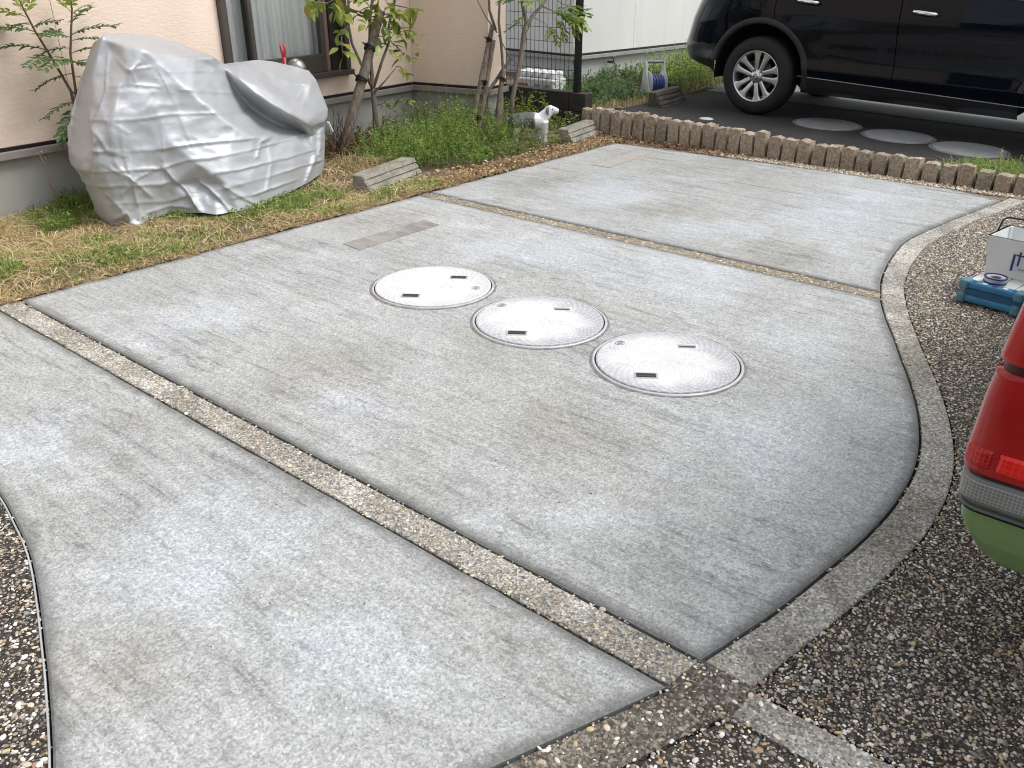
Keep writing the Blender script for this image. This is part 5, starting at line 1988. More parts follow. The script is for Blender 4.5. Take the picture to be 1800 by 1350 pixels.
    ia = np.unique(np.r_[np.arange(0, NA, s), NA - 1])
    aa, bb = np.linspace(0, 1, NA)[:, None], np.linspace(0, 1, NBB)[None]
    rim = P[:, -1, 1][:, None] * bb + (P[0, :, 1][None] * (1 - aa) + P[-1, :, 1][None] * aa) * (1 - bb)
    bul = np.sqrt(np.clip(4 * aa * (1 - aa), 0, 1)) ** .7 * np.sqrt(np.clip(1 - bb, 0, 1)) * .36
    Fp = P.copy()
    base_y = np.maximum(rim, 5.0)
    Fp[..., 1] = np.where((aa == 0) | (aa == 1) | (bb == 1), P[..., 1], np.minimum(np.maximum(base_y + bul, P[..., 1] + .02), 5.56))
    n1 = NA * NBB
    idx = np.arange(n1).reshape(NA, NBB)
    idf = idx + n1
    idf[0], idf[-1], idf[:, -1] = idx[0], idx[-1], idx[:, -1]
    q1 = np.stack([idx[:-1, :-1], idx[1:, :-1], idx[1:, 1:], idx[:-1, 1:]], -1).reshape(-1, 4)
    q2 = np.stack([idf[:-1, :-1], idf[:-1, 1:], idf[1:, 1:], idf[1:, :-1]], -1).reshape(-1, 4)
    return np.concatenate([P.reshape(-1, 3), Fp.reshape(-1, 3)]), np.concatenate([q1, q2])


cv, cq = build_cover()
g = G('silver_cloth')
g.m.use_backface_culling = False
w1 = g.noise(g.map(g.co, scale=(1, 1, 1.6)), 14, 6, .7, .8)
rid = g.math('ABSOLUTE', g.math('SUBTRACT', w1, .5))
w2 = g.noise(g.co, 60, 4, .6, .4)
h = g.math('ADD', g.math('MULTIPLY', rid, -1.0), g.math('MULTIPLY', w2, .25))
cl = g.ramp(g.noise(g.co, 3.0, 4), [(.3, (.42, .435, .45)), (.7, (.48, .49, .505))])
g.set(col=cl, rough=.44, metal=.34, spec=.4, normal=g.bump(h, .26, .010))
cover = thing('bike_cover', 'wrinkled silver cover draped over a parked two wheeler beside the peach house', 'bike cover', (3.1, 5.1, 0))
o = fastmesh('cloth', cv - np.array([3.1, 5.1, 0]), [cq], None, g.m, cover, True)
bm = bmesh.new()
box(bm, -.005, .005, -.012, .012, -.085, 0, .002)
o = obj('strap', bm, plain('strap_white', (.70, .71, .72), .5), cover)
o.location = (.90, -.02, .385)
o.rotation_euler = (R(10), R(-30), 0)

t = thing('garden_post', 'round topped grey metal post behind the silver cover below the window', 'post', (4.06, 5.46, 0))
bm = bmesh.new()
lathe(bm, [(.045, 0), (.045, .70)], 24)
obj('pole', bm, plain('post_grey', (.22, .215, .20), .45, .5), t, True)
bm = bmesh.new()
rr = lathe(bm, [(.060, .695), (.066, .70)] + [(.068 * math.cos(a), .712 + .072 * math.sin(a)) for a in np.linspace(0, 1.5, 9)], 32)
bm.faces.new(rr[-1])
obj('dome', bm, plain('dome_grey', (.34, .33, .31), .28, .8), t, True)
t = thing('red_handle', 'thin red forked handle sticking up behind the silver cover', 'tool handle', (3.97, 5.47, 0))
bm = bmesh.new()
tube(bm, [(.03, 0, 0), (.005, 0, .60), (-.005, 0, .80)], .013, 10)
tube(bm, [(-.005, 0, .795), (-.018, 0, .835), (-.022, 0, .885)], [.012, .009, .008], 8)
tube(bm, [(-.005, 0, .795), (.010, 0, .84), (.004, 0, .89)], [.012, .009, .008], 8)
obj('shaft', bm, plain('handle_red', (.42, .02, .03), .4), t, True)


# ================================================================ plants
def mixcol(r, pal, n, jit=.18):
    pal = np.array(pal)
    c = pal[r.integers(0, len(pal), n)]
    return np.clip(c * r.uniform(1 - jit, 1 + jit, (n, 1)) * r.uniform(.93, 1.07, (n, 3)), 0, 1)


def blades(P, h, lean_, w, col, r, curl=.6, flat=None):
    """grass blades: 5 vertices each"""
    n = len(P)
    th = r.uniform(0, 2 * math.pi, n)
    d = np.stack([np.cos(th), np.sin(th), 0 * th], 1)
    ph = th + r.uniform(1.0, 2.1, n)
    sx = np.stack([np.cos(ph), np.sin(ph), r.normal(0, .25, n)], 1) * (w / 2)[:, None]
    up = np.zeros((n, 3))
    up[:, 2] = 1
    mid = P + up * (h * .62)[:, None] + d * (lean_ * h * .35)[:, None]
    tip = P + up * (h * (1 - curl * np.minimum(lean_, 1.2) * .55))[:, None] + d * (lean_ * h)[:, None]
    V = np.stack([P - sx, P + sx, mid - sx * .75, mid + sx * .75, tip], 1)
    b = np.arange(n)[:, None] * 5
    Q = b + np.array([[0, 1, 3, 2]])
    T = b + np.array([[2, 3, 4]])
    return V.reshape(-1, 3), Q, T, np.repeat(col, 5, 0)


def leaves(P, D, L, Wd, col, r, droop=.25):
    """pointed leaves: 6 vertices, folded along the midrib"""
    n = len(P)
    D = D / np.linalg.norm(D, axis=1, keepdims=True)
    ref = np.where(np.abs(D[:, 2:3]) > .9, np.array([[1., 0, 0]]), np.array([[0, 0, 1.]]))
    sd = np.cross(D, ref)
    sd /= np.linalg.norm(sd, axis=1, keepdims=True)
    nr = np.cross(sd, D)
    tw = r.normal(0, .5, n)
    s2 = sd * np.cos(tw)[:, None] + nr * np.sin(tw)[:, None]
    n2 = np.cross(s2, D)
    m1 = P + D * (L * .35)[:, None]
    m2 = P + D * (L * .72)[:, None] - n2 * (L * droop * .25)[:, None]
    tip = P + D * L[:, None] - n2 * (L * droop * .6)[:, None]
    w = (Wd / 2)[:, None]
    V = np.stack([P, m1 - s2 * w + n2 * w * .35, m1, m1 + s2 * w + n2 * w * .35, m2 - s2 * w * .7 + n2 * w * .2, m2 + s2 * w * .7 + n2 * w * .2, tip], 1)
    b = np.arange(n)[:, None] * 7
    T = np.concatenate([b + np.array([[0, 2, 1]]), b + np.array([[0, 3, 2]]), b + np.array([[4, 2, 6]]), b + np.array([[2, 5, 6]]), b + np.array([[1, 2, 4]]), b + np.array([[2, 3, 5]])])
    return V.reshape(-1, 3), T, np.repeat(col, 7, 0)


class Heap:
    def __init__(s):
        s.v, s.q, s.t, s.c, s.n = [], [], [], [], 0

    def blades(s, *a, **k):
        V, Q, T, c = blades(*a, **k)
        s.v.append(V); s.q.append(Q + s.n); s.t.append(T + s.n); s.c.append(c); s.n += len(V)

    def leaves(s, *a, **k):
        V, T, c = leaves(*a, **k)
        s.v.append(V); s.t.append(T + s.n); s.c.append(c); s.n += len(V)

    def build(s, name, mat, parent=None):
        f = ([np.concatenate(s.q)] if s.q else []) + ([np.concatenate(s.t)] if s.t else [])
        return fastmesh(name, np.concatenate(s.v), f, np.concatenate(s.c), mat, parent)


def scatter(r, x0, x1, y0, y1, dens, keep=None, zf=soil_z):
    n = int((x1 - x0) * (y1 - y0) * dens)
    x, y = r.uniform(x0, x1, n), r.uniform(y0, y1, n)
    if keep is not None:
        k = keep(x, y, r)
        x, y = x[k], y[k]
    return np.stack([x, y, zf(x, y)], 1)


STRAW = [(.62, .49, .26), (.52, .40, .20), (.72, .60, .36), (.43, .32, .16), (.56, .46, .26), (.33, .25, .14), (.60, .44, .23)]
GREEN = [(.16, .23, .05), (.22, .30, .07), (.28, .34, .09), (.12, .18, .04), (.24, .26, .08)]
LIME = [(.29, .44, .09), (.38, .54, .14), (.25, .39, .08), (.45, .58, .18), (.18, .29, .06)]
BROWN = [(.26, .15, .075), (.34, .21, .11), (.20, .11, .06), (.42, .28, .16), (.16, .09, .055), (.36, .24, .15)]
r = np.random.default_rng(21)


def house_y(x):
    return 5.98 - .091 * (5.72 - x) - .04


# --- dry lawn strip at the left: straw mat with green tufts
hp = Heap()
P = scatter(r, .2, 4.35, 4.14, 5.75, 12500, lambda x, y, r: (y < house_y(x)) & (r.random(len(x)) < np.clip(1.15 - 1.25 * np.clip((x - 3.2) / .7, 0, 1) * np.clip((y - 4.36) / .12, 0, 1), .10, 1)) & (y > 4.185 + .03 * (vnoise(x, y * 0, 9, 7) - .6)) & (r.random(len(x)) < np.clip(vnoise(x, y, 4.5, 33) * 2.2 - .15, .22, 1)))
n = len(P)
gr = vnoise(P[:, 0], P[:, 1], 3.2, 8) * .6 + vnoise(P[:, 0], P[:, 1], 8, 9) * .4
isg = r.random(n) < np.clip((gr - .40) * 4.0, 0.10, .85) * np.clip((P[:, 1] - 4.17) / .10, .1, 1)
col = np.where(isg[:, None], mixcol(r, GREEN + LIME[:2], n), mixcol(r, STRAW, n))
h = np.where(isg, r.uniform(.02, .06, n), r.uniform(.012, .045, n)) * (1 + .4 * (P[:, 1] > 5.2))
hp.blades(P, h, np.where(isg, r.uniform(.3, 1.2, n), r.uniform(.9, 3.4, n)), r.uniform(.0022, .0050, n), col, r)
P = scatter(r, .2, 4.4, 4.15, 4.24, 7000, lambda x, y, r: y > 4.20 - .07 * vnoise(x, y * 0, 7, 4))
P[:, 2] = np.maximum(P[:, 2], .002)
n = len(P)
hp.blades(P, r.uniform(.006, .02, n), r.uniform(2.0, 6.0, n), r.uniform(.002, .004, n), mixcol(r, STRAW, n), r)
P = scatter(r, .2, 4.2, 4.22, 5.6, 900, lambda x, y, r: y < house_y(x))
n = len(P)
P[:, 2] += .015
hp.blades(P, r.uniform(.01, .04, n), r.uniform(2.0, 5.0, n), r.uniform(.003, .005, n), mixcol(r, STRAW[:3] + [(.75, .62, .40)], n), r, curl=.2)
P = scatter(r, .2, 4.3, 4.17, 5.6, 420, lambda x, y, r: y < house_y(x))
n = len(P)
P[:, 2] += .012
hp.leaves(P, np.stack([r.normal(0, 1, n), r.normal(0, 1, n), r.normal(.1, .25, n)], 1), r.uniform(.02, .05, n), r.uniform(.006, .016, n), mixcol(r, STRAW + BROWN, n), r)
tag(hp.build('grass', M['straw']), 'dry straw coloured lawn strip with green tufts in front of the silver cover', kind='stuff')
# longer green tufts
hp = Heap()
for (cx, cy, rad, cnt, hh) in ((2.42, 4.93, .10, 260, .07), (2.95, 4.68, .16, 500, .07), (3.2, 4.62, .18, 600, .08), (2.15, 5.42, .17, 420, .10), (2.36, 5.50, .16, 260, .14), (2.06, 5.2, .10, 420, .08), (1.45, 4.62, .16, 500, .06),
                               (2.0, 4.42, .14, 420, .055), (1.35, 5.3, .2, 500, .09), (2.62, 4.85, .1, 260, .07), (3.55, 4.56, .12, 260, .06)):
    cnt = int(cnt)
    a, q = r.uniform(0, 6.28, cnt), rad * np.sqrt(r.random(cnt))
    x, y = cx + q * np.cos(a), cy + q * np.sin(a)
    P = np.stack([x, y, soil_z(x, y)], 1)
    hp.blades(P, r.uniform(.4, 1.2, cnt) * hh, r.uniform(.2, 1.1, cnt), r.uniform(.003, .006, cnt), mixcol(r, GREEN + LIME[:3], cnt), r)
    P[:, 2] += r.uniform(.2, .8, cnt) * hh
    k = cnt // 2
    hp.leaves(P[:k], np.stack([r.normal(0, 1, k), r.normal(0, 1, k), r.normal(.3, .4, k)], 1), r.uniform(.015, .035, k), r.uniform(.006, .014, k), mixcol(r, GREEN + LIME[:2], k), r)
tag(hp.build('weeds', M['foliage']), 'short green weed tufts in the dry lawn around the silver cover', kind='stuff')


def sprigs(hp, P, H, r, pal, per=22, L=(.018, .04), Wd=(.005, .011), spread=.35, stem=(.12, .17, .05), yup=.35):
    """upright weed stems with many small leaves"""
    n = len(P)
    lx = r.normal(0, spread, (n, 2))
    tip = P + np.column_stack([lx * H[:, None], H])
    sc = np.tile(np.array(stem), (n, 1)) * r.uniform(.7, 1.3, (n, 1))
    # stems as slim blades
    d = tip - P
    side = np.stack([-d[:, 1], d[:, 0], 0 * d[:, 0]], 1)
    side /= np.maximum(np.linalg.norm(side, axis=1, keepdims=True), 1e-6)
    w = .0022
    V = np.stack([P - side * w, P + side * w, tip - side * w * .4, tip + side * w * .4], 1).reshape(-1, 3)
    hp.v.append(V)
    hp.q.append(hp.n + np.arange(n)[:, None] * 4 + np.array([[0, 1, 3, 2]]))
    hp.c.append(np.repeat(sc, 4, 0))
    hp.n += len(V)
    t = r.uniform(.12, 1, (n, per)) ** .8
    B = (P[:, None] * (1 - t[..., None]) + tip[:, None] * t[..., None]).reshape(-1, 3)
    m = len(B)
    D = np.stack([r.normal(0, 1, m), r.normal(0, 1, m), r.normal(yup, .45, m)], 1)
    tt = t.ravel()
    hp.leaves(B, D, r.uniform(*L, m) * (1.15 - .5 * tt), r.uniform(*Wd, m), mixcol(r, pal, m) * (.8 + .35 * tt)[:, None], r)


def region(x0, x1, y0, y1, dens, hf, pal, hp, zf=soil_z, keep=None, **k):
    P = scatter(r, x0, x1, y0, y1, dens, keep, zf)
    H = hf(P[:, 0], P[:, 1]) * r.uniform(.55, 1.1, len(P))
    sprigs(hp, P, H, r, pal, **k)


# --- lush green weeds between the two wheel stops
hp = Heap()


def weed_h(x, y):
    c = np.clip((y - 4.38) / .45, 0, 1)
    return (.06 + .27 * c) * (.35 + 1.1 * vnoise(x, y, 4.2, 12)) * np.clip((x - 4.28) / .3, .25, 1)


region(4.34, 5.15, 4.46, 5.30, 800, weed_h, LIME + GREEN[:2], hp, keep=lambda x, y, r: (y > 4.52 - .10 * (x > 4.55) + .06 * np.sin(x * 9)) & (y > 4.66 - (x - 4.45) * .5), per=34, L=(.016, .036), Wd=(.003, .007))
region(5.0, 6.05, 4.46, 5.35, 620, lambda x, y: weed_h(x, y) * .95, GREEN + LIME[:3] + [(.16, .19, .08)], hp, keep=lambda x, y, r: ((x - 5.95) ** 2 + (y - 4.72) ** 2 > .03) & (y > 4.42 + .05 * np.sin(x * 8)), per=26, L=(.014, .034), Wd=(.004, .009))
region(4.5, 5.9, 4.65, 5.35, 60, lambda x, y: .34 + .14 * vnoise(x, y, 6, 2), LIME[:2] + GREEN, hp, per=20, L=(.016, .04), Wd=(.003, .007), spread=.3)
tag(hp.build('weeds', M['foliage']), 'lush bright green weeds between the two wheel stops', kind='stuff')
hp = Heap()
region(6.0, 6.62, 4.62, 5.5, 240, lambda x, y: .10 + .16 * vnoise(x, y, 4, 3), GREEN + [(.24, .24, .07), (.10, .13, .04)], hp, per=20, L=(.02, .045), Wd=(.007, .014))
region(6.12, 6.50, 4.95, 5.4, 160, lambda x, y: .34 + 0 * x, [(.32, .36, .06), (.40, .40, .10), (.22, .30, .05)], hp, per=16, L=(.03, .05), Wd=(.01, .018))
tag(hp.build('weeds', M['foliage']), 'yellow green weeds in front of the dark block wall', kind='stuff')
# --- reddish and brown undergrowth below the leaning tree
hp = Heap()
region(4.22, 5.15, 5.22, 5.85, 330, lambda x, y: .10 + .13 * vnoise(x, y, 4, 4), [(.16, .065, .05), (.22, .10, .06), (.12, .09, .04), (.24, .17, .07), (.10, .12, .04)], hp, per=20, L=(.02, .04), Wd=(.008, .016), stem=(.14, .08, .05), keep=lambda x, y, r: y < house_y(x))
region(5.1, 5.8, 5.35, 5.9, 160, lambda x, y: .2 + .18 * vnoise(x, y, 4, 6), GREEN + [(.2, .26, .07)], hp, per=18, L=(.025, .05), Wd=(.008, .015), keep=lambda x, y, r: y < house_y(x))
tag(hp.build('undergrowth', M['foliage']), 'reddish brown undergrowth along the foundation of the peach house', kind='stuff')
hp = Heap()
P = scatter(r, 4.12, 4.55, 4.80, 5.25, 2600)
n = len(P)
hp.blades(P, r.uniform(.06, .17, n), r.uniform(.5, 1.8, n), r.uniform(.002, .0045, n), mixcol(r, STRAW + [(.33, .29, .16), (.25, .28, .10)], n), r)
tag(hp.build('dry_grass', M['straw']), 'arching dry grass tuft between the silver cover and the green weeds', kind='stuff')
# --- brown leaf litter along the slab edge and before the stones
hp = Heap()


def litter(x0, x1, y0, y1, dens, pal, L=(.018, .045), keep=None, zoff=.008, tilt=.3):
    P = scatter(r, x0, x1, y0, y1, dens, keep)
    n = len(P)
    P[:, 2] = np.maximum(P[:, 2], 0) + zoff + r.exponential(.008, n)
    hp.leaves(P, np.stack([r.normal(0, 1, n), r.normal(0, 1, n), r.normal(0, tilt, n)], 1), r.uniform(*L, n), r.uniform(.008, .022, n), mixcol(r, pal, n, .3), r, droop=.6)


litter(4.2, 6.45, 4.13, 4.55, 2000, BROWN + STRAW[:3], keep=lambda x, y, r: (y > 4.20 - .05 * vnoise(x, y * 0, 5, 3)) & (r.random(len(x)) < np.clip(1.2 - (y - 4.2) * 2.2, .2, 1)))
litter(6.40, 6.60, 3.15, 4.75, 2600, BROWN, keep=lambda x, y, r: x > 6.44 + .05 * vnoise(y, x * 0, 6, 2) - .04 * (y > 4.0))
litter(3.3, 4.35, 4.2, 5.5, 220, BROWN + STRAW)
litter(6.50, 6.60, .9, 3.2, 240, BROWN + STRAW, L=(.012, .025))
P = scatter(r, 4.2, 6.5, 4.14, 4.42, 4200, lambda x, y, r: y > 4.195 - .05 * vnoise(x, y * 0, 6, 5))
n = len(P)
hp.blades(P, r.uniform(.015, .05, n), r.uniform(.8, 2.6, n), r.uniform(.002, .004, n), mixcol(r, STRAW + BROWN[:3], n), r)
tag(hp.build('leaf_litter', M['straw']), 'brown leaf litter and dry stalks along the slab edge and the stones', kind='stuff')
# --- weeds in front of the white house
bedz = lambda X, Y: .10 + .04 * vnoise(X, Y, 3, 2) + .03 * (Y - 4.78)
BLUEG = [(.12, .20, .10), (.16, .25, .12), (.10, .17, .07), (.20, .28, .12), (.14, .22, .05)]
hp = Heap()
region(6.92, 8.75, 4.92, 5.95, 270, lambda x, y: (.10 + .20 * vnoise(x, y, 2.5, 3)) * np.clip((y - 4.8) / .35, .4, 1), BLUEG, hp, bedz, per=22, L=(.03, .06), Wd=(.008, .016), yup=.8, keep=lambda x, y, r: ((x - 8.36) ** 2 + (y - 5.02) ** 2 > .05) & ~((x > 6.95) & (x < 7.28) & (y > 5.3) & (y < 5.9)))
P = scatter(r, 6.88, 8.6, 4.76, 5.05, 1500, None, bedz)
n = len(P)
hp.blades(P, r.uniform(.03, .11, n), r.uniform(.4, 1.8, n), r.uniform(.003, .006, n), mixcol(r, STRAW + GREEN + [(.38, .2, .08)], n), r)
tag(hp.build('weeds', M['foliage']), 'grey green weeds between the wire fence and the white house', kind='stuff')
hp = Heap()
region(8.65, 11.2, 4.84, 5.75, 230, lambda x, y: .14 + .26 * vnoise(x, y, 2.2, 5), GREEN + LIME[:2], hp, bedz, per=24, L=(.03, .07), Wd=(.006, .013), yup=.5)
P = scatter(r, 8.6, 11.2, 4.78, 5.2, 1300, None, bedz)
n = len(P)
hp.blades(P, r.uniform(.05, .2, n), r.uniform(.4, 1.5, n), r.uniform(.004, .008, n), mixcol(r, GREEN + STRAW[:3], n), r)
tag(hp.build('weeds', M['foliage']), 'thick green weeds behind the rear bumper of the black car', kind='stuff')
# --- grass tuft at the right end of the stones
hp = Heap()
P = scatter(r, 6.71, 7.20, .75, 1.62, 9000, lambda x, y, r: (x - 6.70) < .48 * (1 - ((y - 1.2) / .44) ** 2), lambda x, y: lot_z(x, y) + .002)
n = len(P)
hp.blades(P, r.uniform(.05, .19, n), r.uniform(.3, 1.3, n), r.uniform(.004, .007, n), mixcol(r, LIME + LIME + GREEN + STRAW[:2], n), r)
tag(hp.build('grass', M['foliage']), 'bright green grass tuft behind the right end of the granite stones', kind='stuff')
for k, (x, y, hh, lab) in enumerate(((6.85, 1.13, .33, 'tallest dry stalk rising from the grass tuft by the granite stones'), (6.95, 1.30, .22, 'shorter dry forked stalk in the grass tuft by the granite stones'))):
    t = thing('dry_stalk', lab, 'stalk', (x, y, lot_z(x, y)))
    bm = bmesh.new()
    tube(bm, [(0, 0, 0), (.012, -.004, hh * .5), (-.006, .006, hh)], [.0045, .004, .002], 6)
    tube(bm, [(.012, -.004, hh * .5), (-.02, .02, hh * .66), (-.03, .035, hh * .5)], [.003, .0025, .0015], 6)
    obj('stem', bm, plain('dry_stalk_tan', (.40, .31, .22), .8), t, True)
    hp = Heap()
    n = 16
    P = np.stack([r.normal(0, .004, n), r.normal(0, .004, n), r.uniform(hh * .7, hh, n)], 1)
    hp.leaves(P, np.stack([r.normal(0, 1, n), r.normal(0, 1, n), r.normal(.9, .3, n)], 1), r.uniform(.012, .03, n), r.uniform(.003, .006, n), mixcol(r, STRAW, n), r)
    hp.build('seed_head', M['straw'], t)

# --- single woody plants
bark = G('bark')
n_ = bark.noise(bark.map(bark.co, scale=(1, 1, .25)), 55, 5, .65)
bark.set(col=bark.ramp(n_, [(.3, (.10, .082, .065)), (.6, (.22, .185, .15)), (.8, (.33, .29, .24))]), rough=.9, normal=bark.bump(n_, .6, .006))
pole = G('peeling_pole')
n_ = pole.noise(pole.map(pole.co, scale=(1, 1, .16)), 38, 6, .7)
pole.set(col=pole.ramp(n_, [(.3, (.085, .065, .05)), (.52, (.19, .15, .115)), (.72, (.31, .26, .21))]), rough=.92, normal=pole.bump(n_, .9, .01))
twigm = plain('twig_brown', (.16, .115, .08), .85)
redtwig = plain('red_twig', (.13, .075, .055), .8)
tie_m = plain('black_tie', (.008, .008, .009), .7)


def leaf_mesh(name, mat, w=.42, cup=.14, droop=.22):
    """one leaf of unit length along +x, with a folded midrib and a pointed tip"""
    bm = bmesh.new()
    st = [(0, .0), (.12, .22), (.32, .46), (.55, .5), (.78, .32), (.93, .10), (1.0, 0)]
    rows = []
    for x, hw_ in st:
        z = -droop * x * x
        rows.append((bm.verts.new((x, -hw_ * w, z + cup * hw_)), bm.verts.new((x, 0, z)), bm.verts.new((x, hw_ * w, z + cup * hw_))))
    for a, b in zip(rows, rows[1:]):
        for k in (0, 1):
            bm.faces.new((a[k], b[k], b[k + 1], a[k + 1]))
    bmesh.ops.remove_doubles(bm, verts=bm.verts, dist=1e-4)
    me = bpy.data.meshes.new(name)
    bm.to_mesh(me)
    bm.free()
    me.materials.append(mat)
    me.polygons.foreach_set('use_smooth', np.ones(len(me.polygons), bool))
    return me


def frond_mesh(name, mat, pairs=8, lw=.17, ll=.26):
    """pinnate leaf of unit length along +x: rachis and paired leaflets"""
    bm = bmesh.new()
    zc = lambda x: .10 * x - .30 * x * x
    tube(bm, [(x, 0, zc(x)) for x in np.linspace(0, 1, 7)], [.012, .011, .010, .009, .008, .006, .004], 5)
    rr_ = random.Random(name)
    for k in range(pairs + 1):
        x = .16 + .80 * k / pairs
        for s in ((-1, 1) if k < pairs else (0,)):
            L_ = ll * (1 - .35 * abs(k / pairs - .45)) * rr_.uniform(.85, 1.1)
            a = R(62 - 22 * k / pairs) * s + rr_.uniform(-.12, .12)
            d = Vector((math.cos(a), math.sin(a), rr_.uniform(-.35, .1))).normalized()
            sd = d.cross(Vector((0, 0, 1))).normalized()
            up = sd.cross(d)
            o = Vector((x, 0, zc(x)))
            wv = lw * .5
            p = [o, o + d * L_ * .4 - sd * wv * .55 + up * .02, o + d * L_ * .4 + sd * wv * .55 + up * .02, o + d * L_ * .4, o + d * L_ * .75 - sd * wv * .4, o + d * L_ * .75 + sd * wv * .4, o + d * L_ - up * .03]
            v = [bm.verts.new(q) for q in p]
            for f in ((0, 3, 1), (0, 2, 3), (1, 3, 4), (3, 2, 5), (3, 5, 4), (4, 5, 6)):
                bm.faces.new([v[i] for i in f])
    me = bpy.data.meshes.new(name)
    bm.to_mesh(me)
    bm.free()
    me.materials.append(mat)
    return me


def hang(name, me, parent, at_, yaw, pitch, roll, size):
    o = bpy.data.objects.new(name, me)
    C.objects.link(o)
    o.parent = parent
    o.location = at_
    o.rotation_euler = Euler((roll, -pitch, yaw), 'XYZ')
    o.scale = (size, size, size)
    return o


lm_a = leaf_obj_mat('broad_leaf', [(.13, .20, .04), (.26, .34, .06), (.38, .43, .09), (.20, .29, .06), (.46, .46, .12), (.15, .24, .05), (.33, .40, .08)])
lm_b = leaf_obj_mat('frond_green', [(.05, .11, .035), (.08, .15, .045), (.10, .18, .05), (.07, .13, .05)])
lm_y = leaf_obj_mat('young_frond', [(.30, .36, .06), (.38, .40, .08), (.24, .32, .06)])
lm_r = leaf_obj_mat('turning_leaf', [(.36, .20, .05), (.40, .34, .08), (.30, .14, .05)])
LEAF = leaf_mesh('leaf', lm_a)
LEAF_R = leaf_mesh('turning_leaf', lm_r)
FROND, FROND_Y = frond_mesh('frond', lm_b), frond_mesh('young_frond', lm_y, 5, .26, .36)
FROND_W = frond_mesh('wide_frond', leaf_obj_mat('wide_frond_green', [(.10, .20, .05), (.22, .32, .07), (.34, .40, .09), (.14, .24, .06)]), 5, .30, .42)


def plant(name, label, cat, base, stems, mat, group=None):
    t = thing(name, label, cat, base, (0, 0, 0), group)
    for k, (nm, pts, rad) in enumerate(stems):
        bm = bmesh.new()
        tube(bm, [Vector(p) - Vector(base) for p in pts], rad, 9)
        obj(nm, bm, mat, t, True)
    return t


def crown_of(t, base, twigs, mat):
    bm = bmesh.new()
    for pts, rad in twigs:
        tube(bm, [Vector(p) - Vector(base) for p in pts], rad, 5)
    return obj('crown', bm, mat, t, True)


# sapling with pinnate leaves against the peach wall
b0 = (2.43, 5.5, -.02)
stA = [(2.43, 5.5, -.02), (2.435, 5.5, .42), (2.425, 5.5, .72), (2.345, 5.49, .93), (2.29, 5.48, 1.06), (2.25, 5.47, 1.18), (2.22, 5.47, 1.30)]
stB = [(2.43, 5.495, .50), (2.45, 5.49, .74), (2.465, 5.49, .93), (2.50, 5.485, 1.07), (2.525, 5.48, 1.17), (2.53, 5.48, 1.25)]
sap = plant('sapling', 'slender sapling with small pinnate leaves against the peach wall', 'sapling', b0,
            [('trunk', stA, [.011, .010, .009, .007, .006, .005, .003]), ('stem', stB, [.008, .0075, .007, .006, .005, .003])], redtwig)
cr = crown_of(sap, b0, [([(2.43, 5.5, .40), (2.47, 5.46, .44)], .003)], redtwig)
rr = random.Random(5)
for (x, z, yaw, pitch, s, me) in (
        (2.33, .96, 170, 12, .25, FROND), (2.35, .92, 200, -5, .24, FROND), (2.31, 1.02, 10, 14, .24, FROND), (2.36, .90, -20, 0, .20, FROND), (2.29, 1.06, 150, 18, .24, FROND), (2.27, 1.10, 195, 10, .22, FROND), (2.28, 1.08, 20, 20, .22, FROND),
        (2.26, 1.14, 185, 25, .17, FROND_Y), (2.26, 1.15, 30, 40, .16, FROND_Y), (2.25, 1.17, 120, 60, .15, FROND_Y), (2.24, 1.18, 0, 55, .15, FROND_Y), (2.24, 1.20, 220, 45, .15, FROND_Y), (2.23, 1.24, 90, 70, .15, FROND_Y),
        (2.47, .93, -10, 12, .27, FROND), (2.47, .96, 175, 10, .24, FROND), (2.46, .90, 195, -4, .24, FROND), (2.46, .88, 5, -5, .25, FROND), (2.49, 1.03, 8, 10, .27, FROND), (2.49, 1.00, -25, 0, .22, FROND), (2.48, 1.02, 190, 12, .20, FROND), (2.50, 1.08, 20, 22, .24, FROND), (2.455, .82, 170, -8, .22, FROND), (2.455, .80, -8, -15, .22, FROND),
        (2.52, 1.14, 10, 35, .15, FROND_Y), (2.52, 1.15, 190, 38, .16, FROND_Y), (2.525, 1.17, 60, 60, .15, FROND_Y), (2.525, 1.17, 260, 50, .15, FROND_Y), (2.53, 1.20, 130, 65, .14, FROND_Y),
        (2.43, .66, 180, 2, .24, FROND), (2.43, .62, 205, -28, .26, FROND), (2.43, .60, 190, -48, .24, FROND), (2.43, .68, 5, 12, .22, FROND), (2.435, .65, -15, 0, .22, FROND), (2.435, .70, -30, 20, .20, FROND), (2.43, .56, 230, -35, .2, FROND),
        (2.44, .42, 200, -10, .15, FROND), (2.44, .40, 170, -30, .14, FROND), (2.44, .44, -20, 5, .12, FROND)):
    hang('frond', me, cr, Vector((x, 5.49, z)) - Vector(b0), R(yaw + rr.uniform(-22, 22)) + R(5), R(pitch + rr.uniform(-8, 8)), rr.uniform(-.4, .4), s * rr.uniform(.9, 1.08))

